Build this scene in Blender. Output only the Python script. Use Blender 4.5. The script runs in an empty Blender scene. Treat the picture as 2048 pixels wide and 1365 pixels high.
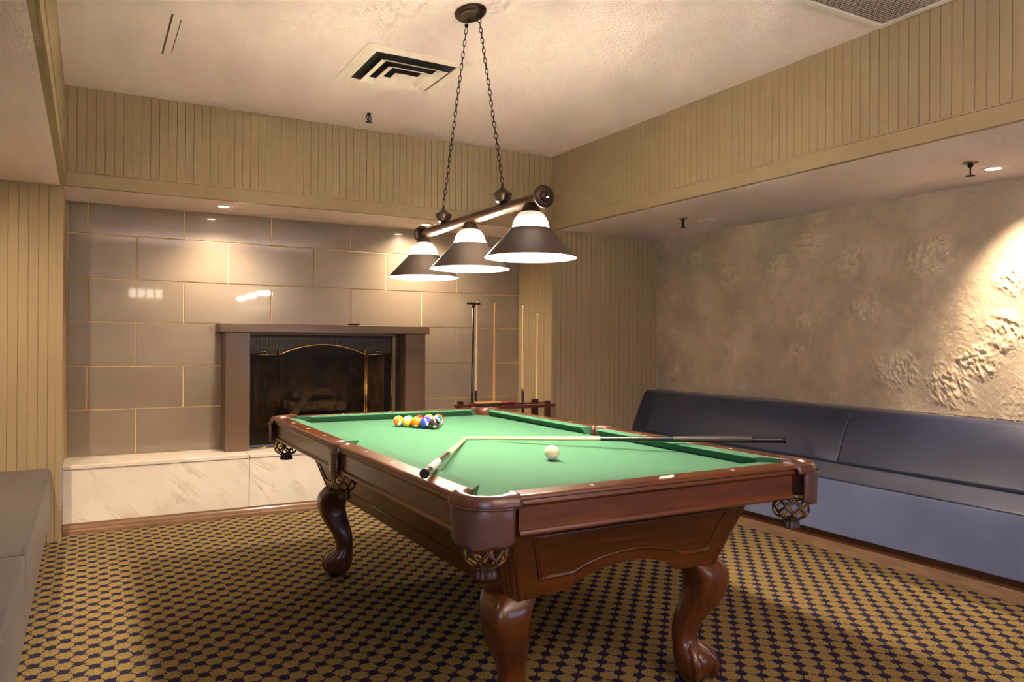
import bpy, bmesh, math, random
from math import sin, cos, pi, radians as R, sqrt, atan2
from mathutils import Vector, Matrix
random.seed(7)
C = bpy.context.scene.collection
S = bpy.context.scene

# ------------------------------------------------------------------ room constants
X0, X2, XR = -.134, 3.359, 4.484          # left upper wall, right upper wall, right wall
Y2, YH, Y1 = 5.317, 5.50, 5.872           # panelled wall plane, hearth front, tiled wall
ZC, ZB, ZH = 2.768, 2.157, .431           # ceiling, lowered ceiling, hearth top
XL, YR = -.95, -1.8                       # left wall, rear wall
TX, TY, TR = 1.547, 2.9945, .0043         # table centre and rotation

# ------------------------------------------------------------------ camera
cam = bpy.data.objects.new('camera', bpy.data.cameras.new('camera'))
C.objects.link(cam)
yaw, pitch, roll = .5114, .0018, .0066
fwd = Vector((sin(yaw)*cos(pitch), cos(yaw)*cos(pitch), sin(pitch)))
rt = Vector((cos(yaw), -sin(yaw), 0)); up = rt.cross(fwd)
rt2 = rt*cos(roll)+up*sin(roll); up2 = up*cos(roll)-rt*sin(roll)
m = Matrix((rt2, up2, -fwd)).transposed().to_4x4(); m.translation = Vector((0, 0, 1.225))
cam.matrix_world = m
cam.data.sensor_width = 36; cam.data.lens = 1511.07/2048*36; cam.data.clip_start = .05
S.camera = cam

# ------------------------------------------------------------------ colour management, world, large lights
S.view_settings.view_transform = 'Standard'; S.view_settings.look = 'None'
S.view_settings.gamma = 1; S.view_settings.use_curve_mapping = False
S.view_settings.exposure = 0.25
w = bpy.data.worlds.new('world'); S.world = w; w.use_nodes = True
w.node_tree.nodes['Background'].inputs[0].default_value = (.55, .62, .8, 1)
w.node_tree.nodes['Background'].inputs[1].default_value = .3

def light(name, kind, loc, power, col, parent=None, **kw):
    d = bpy.data.lights.new(name, kind); d.energy = power; d.color = col
    rot = kw.pop('rot', (0, 0, 0))
    for k, v in kw.items(): setattr(d, k, v)
    o = bpy.data.objects.new(name, d); C.objects.link(o); o.location = loc; o.rotation_euler = rot
    if parent:
        o.parent = parent; o.location = Vector(loc)-parent.location
    return o
WARM = (1, .72, .44); HOT = (1, .83, .66); SPOTC = (1, .77, .52)
# added cool fill outside a made-up opening in the left wall, unseen
light('added_left_fill', 'AREA', (XL-.14, -.75, 1.55), 50, (.50, .68, 1), rot=(0, R(-90), 0), shape='RECTANGLE', size=1.25, size_y=1.5)
light('added_rear_fill', 'AREA', (3.2, YR-.16, .92), 20, (.55, .70, 1), rot=(R(90), 0, 0), shape='RECTANGLE', size=1.9, size_y=1.0)  # second added fill, low behind the rear wall, also unseen
# added unseen uplight behind the camera to brighten the ceiling, no fitting there
light('added_rear_uplight', 'AREA', (1.7, -.9, 2.05), 150, (1, .82, .74), rot=(R(180), 0, 0), shape='RECTANGLE', size=2.4, size_y=.8)

# ------------------------------------------------------------------ node helpers
def L(c):  # sRGB 0-255 -> linear
    return tuple(((v/255)/12.92 if v/255 <= .04045 else ((v/255+.055)/1.055)**2.4) for v in c)+(1,)
class NT:
    def __init__(s, name):
        s.m = bpy.data.materials.new(name); s.m.use_nodes = True; s.t = s.m.node_tree; s.b = s.t.nodes['Principled BSDF']
    def n(s, typ, **kw):
        nd = s.t.nodes.new(typ)
        for k, v in kw.items():
            if k.startswith('i_'): nd.inputs[k[2:].replace('_', ' ')].default_value = v
            else: setattr(nd, k, v)
        return nd
    def l(s, a, b): s.t.links.new(a, b)
    def math(s, op, a, b=None, c=None, clamp=False):
        nd = s.n('ShaderNodeMath', operation=op, use_clamp=clamp)
        for i, v in enumerate((a, b, c)):
            if v is None: continue
            if isinstance(v, (int, float)): nd.inputs[i].default_value = v
            else: s.l(v, nd.inputs[i])
        return nd.outputs[0]
    def coord(s, scale=(1, 1, 1), kind='Object', rot=(0, 0, 0), loc=(0, 0, 0)):
        tc = s.n('ShaderNodeTexCoord'); mp = s.n('ShaderNodeMapping')
        mp.inputs['Scale'].default_value = scale; mp.inputs['Rotation'].default_value = rot; mp.inputs['Location'].default_value = loc
        s.l(tc.outputs[kind], mp.inputs[0]); return mp.outputs[0]
    def noise(s, vec, scale, detail=3, rough=.55, dist=0):
        nd = s.n('ShaderNodeTexNoise'); nd.inputs['Scale'].default_value = scale; nd.inputs['Detail'].default_value = detail
        nd.inputs['Roughness'].default_value = rough; nd.inputs['Distortion'].default_value = dist
        s.l(vec, nd.inputs['Vector']); return nd.outputs[0]
    def ramp(s, fac, stops):
        nd = s.n('ShaderNodeValToRGB'); e = nd.color_ramp.elements
        while len(e) < len(stops): e.new(.5)
        for i, (p, c) in enumerate(stops): e[i].position = p; e[i].color = c
        s.l(fac, nd.inputs[0]); return nd.outputs[0]
    def mix(s, fac, a, b):
        nd = s.n('ShaderNodeMix', data_type='RGBA')
        for i, v in ((0, fac), (6, a), (7, b)):
            if isinstance(v, (int, float, tuple)): nd.inputs[i].default_value = v
            else: s.l(v, nd.inputs[i])
        return nd.outputs[2]
    def bump(s, h, strength=.3, dist=.01, prev=None):
        nd = s.n('ShaderNodeBump'); nd.inputs['Strength'].default_value = strength; nd.inputs['Distance'].default_value = dist
        s.l(h, nd.inputs['Height'])
        if prev: s.l(prev, nd.inputs['Normal'])
        s.l(nd.outputs[0], s.b.inputs['Normal']); return nd.outputs[0]
    def set(s, **kw):
        for k, v in kw.items():
            k = k.replace('_', ' ')
            if isinstance(v, (int, float, tuple)): s.b.inputs[k].default_value = v
            else: s.l(v, s.b.inputs[k])
        return s
def plain(name, col, rough=.5, metal=0, coat=0, spec=.5, noise_amt=.06, nscale=40, bump=0, **kw):
    n = NT(name); v = n.coord(); f = n.noise(v, nscale, 3)
    c = L(col); lo = tuple(x*(1-noise_amt) for x in c[:3])+(1,); hi = tuple(min(1, x*(1+noise_amt)) for x in c[:3])+(1,)
    n.set(Base_Color=n.ramp(f, [(.3, lo), (.7, hi)]), Roughness=rough, Metallic=metal, Coat_Weight=coat, Specular_IOR_Level=spec, **kw)
    if bump: n.bump(f, bump, .002)
    return n.m
M = {}
def textured_paint(name, col, sc, strength, dist):
    n = NT(name); v = n.coord(); f = n.noise(v, sc, 4, .65); g = n.noise(v, 3, 2)
    c = L(col); lo = tuple(x*.94 for x in c[:3])+(1,)
    n.set(Base_Color=n.mix(g, lo, c), Roughness=.9, Specular_IOR_Level=.2); n.bump(f, strength, dist); return n.m
M['ceiling'] = textured_paint('ceiling_paint', (246, 228, 222), 75, .8, .012)
M['panel'] = textured_paint('bead_board_paint', (160, 141, 110), 90, .12, .001)
M['panel'].node_tree.nodes['Principled BSDF'].inputs['Roughness'].default_value = .62
M['dark'] = plain('dark_void', (10, 9, 8), .9)
M['grout'] = plain('cream_grout', (214, 186, 140), .7)
M['wallpaint'] = plain('rear_wall_paint', (170, 158, 138), .8)

def glass_tile():
    n = NT('taupe_glass_tile'); v = n.coord((.6, .6, 2)); f = n.noise(v, 1.5, 2)
    n.set(Base_Color=n.ramp(f, [(.35, L((124, 111, 97))), (.65, L((136, 122, 107)))]), Roughness=.30, Coat_Weight=.75, Coat_Roughness=.035, Coat_IOR=1.5)
    return n.m
M['tile'] = glass_tile()
def marble():
    n = NT('white_marble'); v = n.coord((1, 1, 1), rot=(0, R(38), 0)); 
    rv = n.coord((1, 1, 1), rot=(0, R(-40), 0)); mp = n.n('ShaderNodeMapping'); mp.inputs['Scale'].default_value = (.28, 1, 1.6); n.l(rv, mp.inputs[0]); st = mp.outputs[0]
    w1 = n.noise(st, 3.2, 7, .66, 1.6); vein = n.math('ABSOLUTE', n.math('SUBTRACT', w1, .5)); vein = n.math('MULTIPLY', vein, 30, clamp=True)
    cl = n.noise(v, 3.0, 3); gate = cl; vein = n.math('MAXIMUM', vein, n.math('SUBTRACT', 1, n.math('MULTIPLY', n.math('SUBTRACT', cl, .48, clamp=True), 7, clamp=True)))
    base = n.ramp(cl, [(.3, L((222, 212, 198))), (.7, L((234, 226, 214)))])
    n.set(Base_Color=n.mix(vein, L((200, 187, 170)), base), Roughness=.25, Coat_Weight=.3, Coat_Roughness=.1); return n.m
M['marble'] = marble()
def wood(name, dark, light_, axis='X', rough=.30, coat=.35, sc=1.0, bump=.03):
    n = NT(name); s = {'X': (1.2, 14, 14), 'Y': (14, 1.2, 14), 'Z': (14, 14, 1.2)}[axis]
    v = n.coord(tuple(q*sc for q in s)); f = n.noise(v, 3.0, 5, .6, .6); g = n.noise(n.coord(), 4, 2)
    mixf = n.math('ADD', n.math('MULTIPLY', f, .7), n.math('MULTIPLY', g, .3))
    n.set(Base_Color=n.ramp(mixf, [(.32, L(dark)), (.68, L(light_))]), Roughness=rough, Coat_Weight=coat, Coat_Roughness=.12)
    n.bump(f, bump, .001); return n.m
M['mahX'] = wood('mahogany_across', (62, 29, 10), (104, 54, 20), 'X')
M['mahY'] = wood('mahogany_along', (62, 29, 10), (104, 54, 20), 'Y')
M['mahZ'] = wood('mahogany_upright', (56, 26, 10), (98, 50, 20), 'Z')
M['rackwood'] = wood('dark_red_wood', (60, 22, 12), (104, 44, 22), 'X')
M['rackwoodZ'] = wood('dark_red_wood_upright', (52, 20, 12), (90, 34, 20), 'Z')
M['basewood'] = wood('taupe_brown_wood', (92, 70, 54), (134, 104, 80), 'Y', .4, .3)
M['basewoodX'] = wood('taupe_brown_wood_x', (110, 82, 62), (148, 112, 86), 'X', .35, .4)
M['maple'] = wood('pale_maple', (224, 186, 132), (240, 212, 164), 'Z', .3, .4, .5)
M['pine'] = wood('honey_pine', (196, 140, 72), (222, 170, 100), 'X', .35, .3)
def felt():
    n = NT('green_felt'); v = n.coord(); f = n.noise(v, 900, 2, .8); g = n.noise(v, 7, 3)
    c = n.mix(n.math('MULTIPLY', f, .5), L((38, 84, 60)), L((60, 106, 80))); c = n.mix(n.math('MULTIPLY', g, .35), c, L((64, 105, 80)))
    n.set(Base_Color=c, Roughness=.95, Specular_IOR_Level=.1, Sheen_Weight=.06, Sheen_Roughness=.5); n.bump(f, .25, .001); return n.m
M['felt'] = felt()
def leather(name, col, quilt=False):
    n = NT(name); v = n.coord(); f = n.noise(v, 260, 3)
    c = L(col); n.set(Base_Color=n.mix(n.noise(v, 12, 2), tuple(x*.8 for x in c[:3])+(1,), c), Roughness=.33, Specular_IOR_Level=.6, Coat_Weight=.3, Coat_Roughness=.22)
    if quilt:
        tc = n.n('ShaderNodeTexCoord'); sp = n.n('ShaderNodeSeparateXYZ'); n.l(tc.outputs['Object'], sp.inputs[0])
        t = n.math('SUBTRACT', sp.outputs[0], sp.outputs[1])
        def dia(sgn):
            u = n.math('MULTIPLY', n.math('ADD', t, n.math('MULTIPLY', sp.outputs[2], 1.5*sgn)), 165)
            return n.math('ABSOLUTE', n.math('SUBTRACT', n.math('FRACT', u), .5))
        h = n.math('MINIMUM', dia(1), dia(-1)); h = n.math('MULTIPLY', h, 5, clamp=True)
        n.bump(h, .5, .0012)
    else: n.bump(f, .12, .001)
    return n.m
M['leather'] = leather('brown_leather', (84, 48, 36)); M['quilt'] = leather('quilted_brown_leather', (80, 46, 37), True)
M['netleather'] = leather('dark_net_leather', (58, 34, 26)); M['tan'] = plain('tan_suede', (214, 160, 70), .7)
def vinyl(nm='navy_satin_vinyl', ca=(22, 28, 54), cb_=(31, 38, 70)):
    n = NT(nm); f = n.noise(n.coord((30, 220, 30)), 6, 3); g = n.noise(n.coord(), 2.5, 2)
    n.set(Base_Color=n.ramp(g, [(.3, L(ca)), (.7, L(cb_))]), Roughness=.42, Specular_IOR_Level=.6, Sheen_Weight=.15); n.bump(f, .08, .001); return n.m
M['vinyl'] = vinyl(); M['lit_navy'] = vinyl('lit_navy_satin', (74, 84, 118), (86, 96, 130)); M['warm_lit_navy'] = vinyl('warm_lit_navy_satin', (52, 46, 46), (62, 55, 54))  # navy copies with light in the colour: lit front, warm-lit left bench
M['bronze'] = plain('dark_bronze', (64, 50, 42), .38, .75, nscale=200)
M['shade'] = plain('bronze_shade_paint', (80, 69, 60), .5, .25, nscale=200)
M['iron'] = plain('black_iron', (30, 24, 21), .45, .6)
M['brushed'] = plain('brushed_bronze', (122, 100, 84), .28, .9)
M['brown'] = plain('brown_enamel', (98, 76, 58), .42, .1, coat=.15, nscale=8)
M['blackmetal'] = plain('black_metal', (30, 26, 23), .5, .3)
M['brass'] = plain('polished_brass', (206, 164, 92), .2, .95)
M['soot'] = plain('sooty_firebrick', (120, 98, 62), .9, noise_amt=.7, nscale=7)
M['bark'] = plain('charred_log', (128, 112, 98), .9, noise_amt=.6, nscale=25, bump=.5)
M['white'] = plain('white_enamel', (222, 214, 202), .5)
M['whitemetal'] = plain('diffuser_paint', (236, 224, 210), .55)
M['chrome'] = plain('dull_chrome', (150, 130, 105), .3, .9)
M['pearl'] = plain('pearl_inlay', (235, 226, 214), .3)
M['black'] = plain('gloss_black', (18, 15, 14), .3, coat=.3)
M['wrap'] = plain('grey_linen_wrap', (176, 166, 158), .7, nscale=300)
M['greygrip'] = plain('dark_grey_grip', (42, 38, 36), .5)
M['bristle'] = plain('black_bristle', (26, 22, 20), .9, nscale=400, bump=.8)
M['red'] = plain('orange_red_plastic', (204, 70, 40), .35)
M['ivory'] = plain('ivory_resin', (236, 226, 190), .12, coat=.5, noise_amt=.01)
M['silver'] = plain('pale_foil', (200, 220, 190), .3)
def emit(name, col, st, base=(1, 1, 1, 1)):
    n = NT(name); n.set(Base_Color=base, Emission_Color=col, Emission_Strength=st, Roughness=.4); return n.m
def shade_glass():
    n = NT('ribbed_glass_glow'); tc = n.n('ShaderNodeTexCoord'); sp = n.n('ShaderNodeSeparateXYZ'); n.l(tc.outputs['Object'], sp.inputs[0])
    a = n.math('ARCTAN2', sp.outputs[1], sp.outputs[0]); rib = n.math('SINE', n.math('MULTIPLY', a, 48))
    n.set(Base_Color=(1, .95, .85, 1), Emission_Color=(1, .80, .60, 1), Roughness=.3)
    z = n.math('MULTIPLY', n.math('SUBTRACT', sp.outputs[2], -.02), -40)
    f = n.math('MULTIPLY', n.math('SUBTRACT', .016, sp.outputs[2]), 30, clamp=True); f = n.math('MULTIPLY', f, f)
    e = n.math('ADD', n.math('ADD', n.math('MULTIPLY', rib, .16), .50), n.math('MULTIPLY', f, 520)); n.l(e, n.b.inputs['Emission Strength']); n.bump(rib, .5, .002); return n.m
M['glow'] = shade_glass()
M['bulb'] = emit('frosted_bulb', (1, .82, .6, 1), 60)
M['spotglow'] = emit('downlight_lamp', (1, .8, .56, 1), 45)
M['inner'] = plain('white_shade_lining', (250, 244, 232), .6)
M['crystal'] = emit('lit_crystal', (1, .82, .62, 1), 14)

def carpet():
    n = NT('navy_gold_carpet'); tc = n.n('ShaderNodeTexCoord'); sp = n.n('ShaderNodeSeparateXYZ')
    nz = n.n('ShaderNodeTexNoise'); nz.inputs['Scale'].default_value = 110; nz.inputs['Detail'].default_value = 2
    n.l(tc.outputs['Object'], nz.inputs['Vector'])
    va = n.n('ShaderNodeVectorMath', operation='SUBTRACT'); n.l(nz.outputs[1], va.inputs[0]); va.inputs[1].default_value = (.5, .5, .5)
    vs = n.n('ShaderNodeVectorMath', operation='SCALE'); n.l(va.outputs[0], vs.inputs[0]); vs.inputs['Scale'].default_value = .022
    vd = n.n('ShaderNodeVectorMath', operation='ADD'); n.l(tc.outputs['Object'], vd.inputs[0]); n.l(vs.outputs[0], vd.inputs[1])
    n.l(vd.outputs[0], sp.inputs[0])
    xs = n.math('MULTIPLY', sp.outputs[0], 1/.1); ys = n.math('MULTIPLY', sp.outputs[1], 1/.109)
    u = n.math('ADD', n.math('ADD', xs, ys), .06); v = n.math('ADD', n.math('SUBTRACT', xs, ys), .36)
    fu = n.math('ABSOLUTE', n.math('SUBTRACT', n.math('FRACT', n.math('ADD', u, .5)), .5))  # 0 on a line
    fv = n.math('ABSOLUTE', n.math('SUBTRACT', n.math('FRACT', n.math('ADD', v, .5)), .5))
    line = n.math('MAXIMUM', n.math('LESS_THAN', fu, .036), n.math('LESS_THAN', fv, .052))
    d = n.math('SQRT', n.math('ADD', n.math('MULTIPLY', fu, fu), n.math('MULTIPLY', fv, fv)))
    blob = n.math('LESS_THAN', d, .30)
    navy = n.math('MAXIMUM', line, blob)
    sc = n.coord(); spk = n.noise(sc, 330, 2, .8)
    gold = n.ramp(spk, [(.38, L((44, 38, 20))), (.50, L((120, 102, 56))), (.62, L((196, 168, 110)))])
    nv = n.ramp(spk, [(.3, L((18, 17, 34))), (.7, L((50, 44, 72)))])
    n.set(Base_Color=n.mix(navy, gold, nv), Roughness=1.0, Specular_IOR_Level=.05); n.bump(spk, .6, .004); return n.m
M['carpet'] = carpet()
def plaster():
    n = NT('trowelled_plaster'); v = n.coord(); vy = n.coord((1, 1, 1))
    warp = n.n('ShaderNodeTexNoise'); warp.inputs['Scale'].default_value = 2.2; warp.inputs['Detail'].default_value = 3; n.l(v, warp.inputs['Vector'])
    ad = n.n('ShaderNodeVectorMath', operation='MULTIPLY_ADD'); n.l(warp.outputs[1], ad.inputs[0]); ad.inputs[1].default_value = (1.4, 1.4, 1.4); n.l(v, ad.inputs[2])
    wv = ad.outputs[0]
    ridge = n.noise(wv, 9, 5, .6, 1.5); ridge = n.math('SUBTRACT', 1, n.math('MULTIPLY', n.math('ABSOLUTE', n.math('SUBTRACT', ridge, .5)), 9, clamp=True))
    blot = n.noise(v, 2.0, 2, .5); gate = n.math('MULTIPLY', n.math('SUBTRACT', blot, .54, clamp=True), 9, clamp=True)
    strokes = n.noise(wv, 26, 4, .65, 2.5)
    coarse = n.noise(wv, 14, 4, .7, 1.0)
    vor = n.n('ShaderNodeTexVoronoi', feature='SMOOTH_F1'); vor.inputs['Scale'].default_value = 22; n.l(wv, vor.inputs['Vector'])
    h = n.math('ADD', n.math('MULTIPLY', strokes, .6), n.math('MULTIPLY', ridge, .12))
    cl = n.noise(v, 2.6, 6, .66, .2)
    col = n.ramp(cl, [(.3, L((160, 146, 132))), (.48, L((174, 159, 141))), (.56, L((190, 172, 150))), (.72, L((204, 190, 172)))])
    da = n.n('ShaderNodeAttribute', attribute_name='dab'); col = n.mix(n.math('MULTIPLY', da.outputs['Fac'], .55), col, L((226, 208, 178)))
    n.set(Base_Color=col, Roughness=.5, Specular_IOR_Level=.4); n.bump(h, .6, .011); return n.m
M['plaster'] = plaster()

# ------------------------------------------------------------------ mesh helpers
class MB:
    def __init__(s): s.v = []; s.f = []; s.mi = []
    def add(s, vs, fs, mi=0):
        o = len(s.v); s.v += [tuple(p) for p in vs]; s.f += [tuple(i+o for i in f) for f in fs]; s.mi += [mi]*len(fs); return s
    def box(s, a, b, mi=0):
        x0, y0, z0 = a; x1, y1, z1 = b
        return s.add([(x0,y0,z0),(x1,y0,z0),(x1,y1,z0),(x0,y1,z0),(x0,y0,z1),(x1,y0,z1),(x1,y1,z1),(x0,y1,z1)],
                     [(0,3,2,1),(4,5,6,7),(0,1,5,4),(1,2,6,5),(2,3,7,6),(3,0,4,7)], mi)
    def rings(s, rs, closed=True, caps=True, mi=0, loop=False):
        n = len(rs[0]); o = len(s.v)
        for r in rs: s.v += [tuple(p) for p in r]
        k = len(rs); R_ = range(k if loop else k-1)
        for i in R_:
            for j in range(n if closed else n-1):
                a, b = i*n+j, i*n+(j+1) % n; c, d = ((i+1) % k)*n+(j+1) % n, ((i+1) % k)*n+j
                s.f.append((o+a, o+b, o+c, o+d)); s.mi.append(mi)
        if caps and not loop:
            s.f.append(tuple(o+j for j in range(n))[::-1]); s.f.append(tuple(o+(k-1)*n+j for j in range(n))); s.mi += [mi, mi]
        return s
    def lathe(s, prof, c=(0, 0, 0), seg=24, mi=0, caps=False, sx=1, sy=1, axis='Z'):
        rs = []
        for r, z in prof:
            ring = []
            for j in range(seg):
                a = 2*pi*j/seg; x, y = r*cos(a)*sx, r*sin(a)*sy
                p = (x, y, z) if axis == 'Z' else ((x, z, y) if axis == 'Y' else (z, x, y))
                ring.append((c[0]+p[0], c[1]+p[1], c[2]+p[2]))
            rs.append(ring)
        return s.rings(rs, True, caps, mi)
    def tube(s, path, r, seg=8, mi=0, loop=False, caps=True, flat=None):
        P = [Vector(p) for p in path]; n = len(P); rad = r if isinstance(r, (list, tuple)) else [r]*n
        rs = []; prev = None
        for i, p in enumerate(P):
            if loop: t = P[(i+1) % n]-P[i-1]
            else: t = P[min(i+1, n-1)]-P[max(i-1, 0)]
            t.normalize()
            if prev is None:
                u = t.orthogonal().normalized()
            else:
                u = (prev-t*prev.dot(t)); u = u.normalized() if u.length > 1e-6 else t.orthogonal().normalized()
            prev = u; v = t.cross(u)
            rs.append([p+(u*cos(2*pi*j/seg)+v*sin(2*pi*j/seg))*rad[i] for j in range(seg)])
        return s.rings(rs, True, caps, mi, loop)
    def prism(s, poly, z0, z1, mi=0, axis='Z'):
        n = len(poly)
        def P(a, b, c): return (a, b, c) if axis == 'Z' else ((a, c, b) if axis == 'Y' else (c, a, b))
        vs = [P(a, b, z0) for a, b in poly]+[P(a, b, z1) for a, b in poly]
        fs = [tuple(range(n))[::-1], tuple(range(n, 2*n))]+[(i, (i+1) % n, n+(i+1) % n, n+i) for i in range(n)]
        return s.add(vs, fs, mi)
    def build(s, name, mats, parent=None, smooth=False, bevel=0, bseg=2, loc=None, rot=None, angle=35, sub=0):
        me = bpy.data.meshes.new(name); me.from_pydata(s.v, [], s.f)
        if not isinstance(mats, (list, tuple)): mats = [mats]
        for q in mats: me.materials.append(q)
        me.polygons.foreach_set('material_index', s.mi)
        bm = bmesh.new(); bm.from_mesh(me); bmesh.ops.recalc_face_normals(bm, faces=bm.faces); bm.to_mesh(me); bm.free()
        if smooth:
            me.polygons.foreach_set('use_smooth', [True]*len(me.polygons))
            if smooth != 'all':
                bm = bmesh.new(); bm.from_mesh(me)
                for e in bm.edges:
                    if len(e.link_faces) == 2 and e.calc_face_angle(0) > R(angle): e.smooth = False
                bm.to_mesh(me); bm.free()
        me.update()
        o = bpy.data.objects.new(name, me); C.objects.link(o)
        if parent: o.parent = parent
        if loc is not None: o.location = loc
        if rot is not None: o.rotation_euler = rot
        if bevel:
            md = o.modifiers.new('bevel', 'BEVEL'); md.width = bevel; md.segments = bseg; md.limit_method = 'ANGLE'; md.angle_limit = R(40)
            md.harden_normals = False
            if not smooth:
                me.polygons.foreach_set('use_smooth', [True]*len(me.polygons))
                bm = bmesh.new(); bm.from_mesh(me)
                bm.to_mesh(me); bm.free()
                wn = o.modifiers.new('weighted', 'WEIGHTED_NORMAL')
        if sub:
            md = o.modifiers.new('sub', 'SUBSURF'); md.levels = sub; md.render_levels = sub
        return o
def tag(o, label=None, cat=None, group=None, kind=None):
    if label: o['label'] = label
    if cat: o['category'] = cat
    if group: o['group'] = group
    if kind: o['kind'] = kind
    return o
def thing(name, label, cat, loc=(0, 0, 0), rotz=0, group=None):
    o = bpy.data.objects.new(name, None); C.objects.link(o); o.location = loc; o.rotation_euler = (0, 0, rotz); o.empty_display_size = .1
    return tag(o, label, cat, group)
def struct(o): o['kind'] = 'structure'; return o
def box(a, b, mi=0): return MB().box(a, b, mi)
def sphere(mb, c, r, seg=24, rings_=14, mi=0, sx=1, sy=1, sz=1):
    prof = [(max(r*sin(pi*i/rings_), 1e-5), -r*cos(pi*i/rings_)*sz) for i in range(rings_+1)]
    return mb.lathe(prof, c, seg, mi, sx=sx, sy=sy)

# ------------------------------------------------------------------ room shell
struct(box((XL-.15, YR-.15, -.08), (XR+.15, Y1+.6, 0)).build('floor', M['carpet']))
struct(box((X0, YR, ZC), (X2, Y2, ZC+.08)).build('ceiling', M['ceiling']))
struct(box((XL, YR, ZB), (X0-.02, Y2, ZB+.06)).build('ceiling_left', M['ceiling']))
struct(box((X2+.02, YR, ZB), (XR, Y2, ZB+.06)).build('ceiling_right', M['ceiling']))
struct(box((X0-.02, Y2+.02, ZB), (X2+.02, Y1+.05, ZB+.06)).build('ceiling_alcove', M['ceiling']))
G = .0508
def beadboard(a, b, normal, z0, z1, phase=0, thick=.1):
    """solid panel from a to b (xy); front face with V grooves every 2 inches"""
    a, b = Vector((a[0], a[1])), Vector((b[0], b[1])); d = (b-a); Ln = d.length; d /= Ln; n = Vector(normal)
    pts = [a]; x = phase
    while x < Ln-.006:
        if x > .006:
            for dx, dep in ((-.0022, 0), (-.0008, -.005), (.0008, -.005), (.0022, 0)): pts.append(a+d*(x+dx)+n*dep)
        x += G
    pts.append(b); poly = pts+[b-n*thick, a-n*thick]
    return MB().prism([(p.x, p.y) for p in poly], z0, z1)
# panelled lower walls
struct(beadboard((XL, Y2), (X0, Y2), (0, -1), 0, ZB, phase=(-.159-XL) % G).build('wall_back_left', M['panel']))
struct(beadboard((X2, Y2), (XR, Y2), (0, -1), 0, ZB, phase=(4.164-X2) % G, thick=.1).build('wall_back_right', M['panel']))
struct(beadboard((X0, Y2+.1), (X0, Y1), (1, 0), ZH, ZB, phase=.02, thick=.1).build('wall_alcove_left', M['panel']))
struct(beadboard((X2, Y1), (X2, Y2+.1), (-1, 0), 0, ZB, phase=.03, thick=.1).build('wall_alcove_right', M['panel']))
# panelled upper walls of the raised ceiling
struct(beadboard((X0, Y2), (X2, Y2), (0, -1), ZB, ZC, phase=(.016) % G, thick=.02).build('wall_upper_back', M['panel']))
struct(beadboard((X2, Y2), (X2, YR), (-1, 0), ZB, ZC, phase=(Y2-2.342) % G, thick=.02).build('wall_upper_right', M['panel']))
struct(beadboard((X0, YR), (X0, Y2), (1, 0), ZB, ZC, phase=.02, thick=.02).build('wall_upper_left', M['panel']))
# flat boards along the lower edge of the upper walls
def edge_board(a, b, name):
    o = MB().box((min(a[0], b[0]), min(a[1], b[1]), ZB), (max(a[0], b[0]), max(a[1], b[1]), ZB+.082))
    e = .004
    o.box((min(a[0], b[0])-(e if abs(a[0]-b[0]) < .1 else 0), min(a[1], b[1])-(e if abs(a[1]-b[1]) < .1 else 0), ZB+.082), (max(a[0], b[0])+(e if abs(a[0]-b[0]) < .1 else 0), max(a[1], b[1]), ZB+.092))
    return struct(o.build(name, M['panel'], bevel=.0015))
edge_board((X0+.012, Y2-.012), (X2-.012, Y2-.0001), 'trim_1')
edge_board((X2-.012, YR), (X2-.0001, Y2), 'trim_2')
edge_board((X0+.0001, YR), (X0+.012, Y2), 'trim_3')
struct(box((X0-.035, Y2-.004, 0), (X0, Y2, ZB)).build('trim_4', M['panel'], bevel=.001))
struct(box((X2, Y2-.004, 0), (X2+.025, Y2, ZB)).build('trim_5', M['panel'], bevel=.001))
# side and rear walls
from mathutils import noise as NZ
DABS = [(5.06, 1.61, 0.09), (5.11, 1.34, 0.06), (5.1, 1.01, 0.1), (4.42, 1.74, 0.12), (4.37, 1.16, 0.11), (3.78, 1.19, 0.07), (3.69, 1.4, 0.09), (3.64, 1.97, 0.13), (3.22, 1.47, 0.1), (3.02, 1.08, 0.15), (2.77, 1.76, 0.14), (3.93, 1.81, 0.12), (3.33, 1.8, 0.12), (2.65, 0.99, 0.14), (2.34, 1.31, 0.13), (2.28, 1.59, 0.1), (2.48, 1.14, 0.12), (4.77, 1.97, 0.1)]
def relief(y, z):
    w1 = NZ.noise(Vector((y*1.7, z*1.7, 3.1))); w2 = NZ.noise(Vector((y*1.7+9, z*1.7, 7.7)))
    p = Vector((y+w1*.45, z+w2*.45, 0))
    p = Vector((y+w1*.16, z+w2*.16, 0)); ew = NZ.noise(Vector((y*11, z*11, 2)))*.35
    m_ = 0                                                              # where the thick dabs sit
    for cy, cz, cr in DABS:
        d_ = sqrt((y-cy)**2*.8+(z-cz)**2)/cr
        if d_ < 1.6: m_ = max(m_, min(1, max(0, (1.05+ew-d_)/.45)))
    m_ = max(m_, .22*max(0, min(1, (NZ.noise(Vector((y*2.1, z*2.4, 5.2)))-.05)/.2)))
    r1 = 1-min(1, abs(NZ.noise(p*7.5))*3.4); r2 = 1-min(1, abs(NZ.noise(p*17+Vector((4, 1, 2))))*3.0); r3 = 1-min(1, abs(NZ.noise(p*38+Vector((1, 8, 2))))*2.6)
    q = NZ.noise(Vector((y*5+w2*2.2, z*9+w1*2.2, 1.7)))
    hh = .0010*r2**2+.0014*r3**2+.0012*q+m_*(.0060*r2**1.4+.0065*r3**1.4+.003)+.0022*max(0, NZ.noise(p*3+Vector((5, 5, 5))))*r1**3
    return hh, min(1, m_*(.25+.75*r2))
gy0, gy1, gz0, gz1, st_ = 1.6, Y2, .812, ZB, .0065
ny, nz_ = int((gy1-gy0)/st_), int((gz1-gz0)/st_); gv = []; gf_ = []; gd = []
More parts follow.
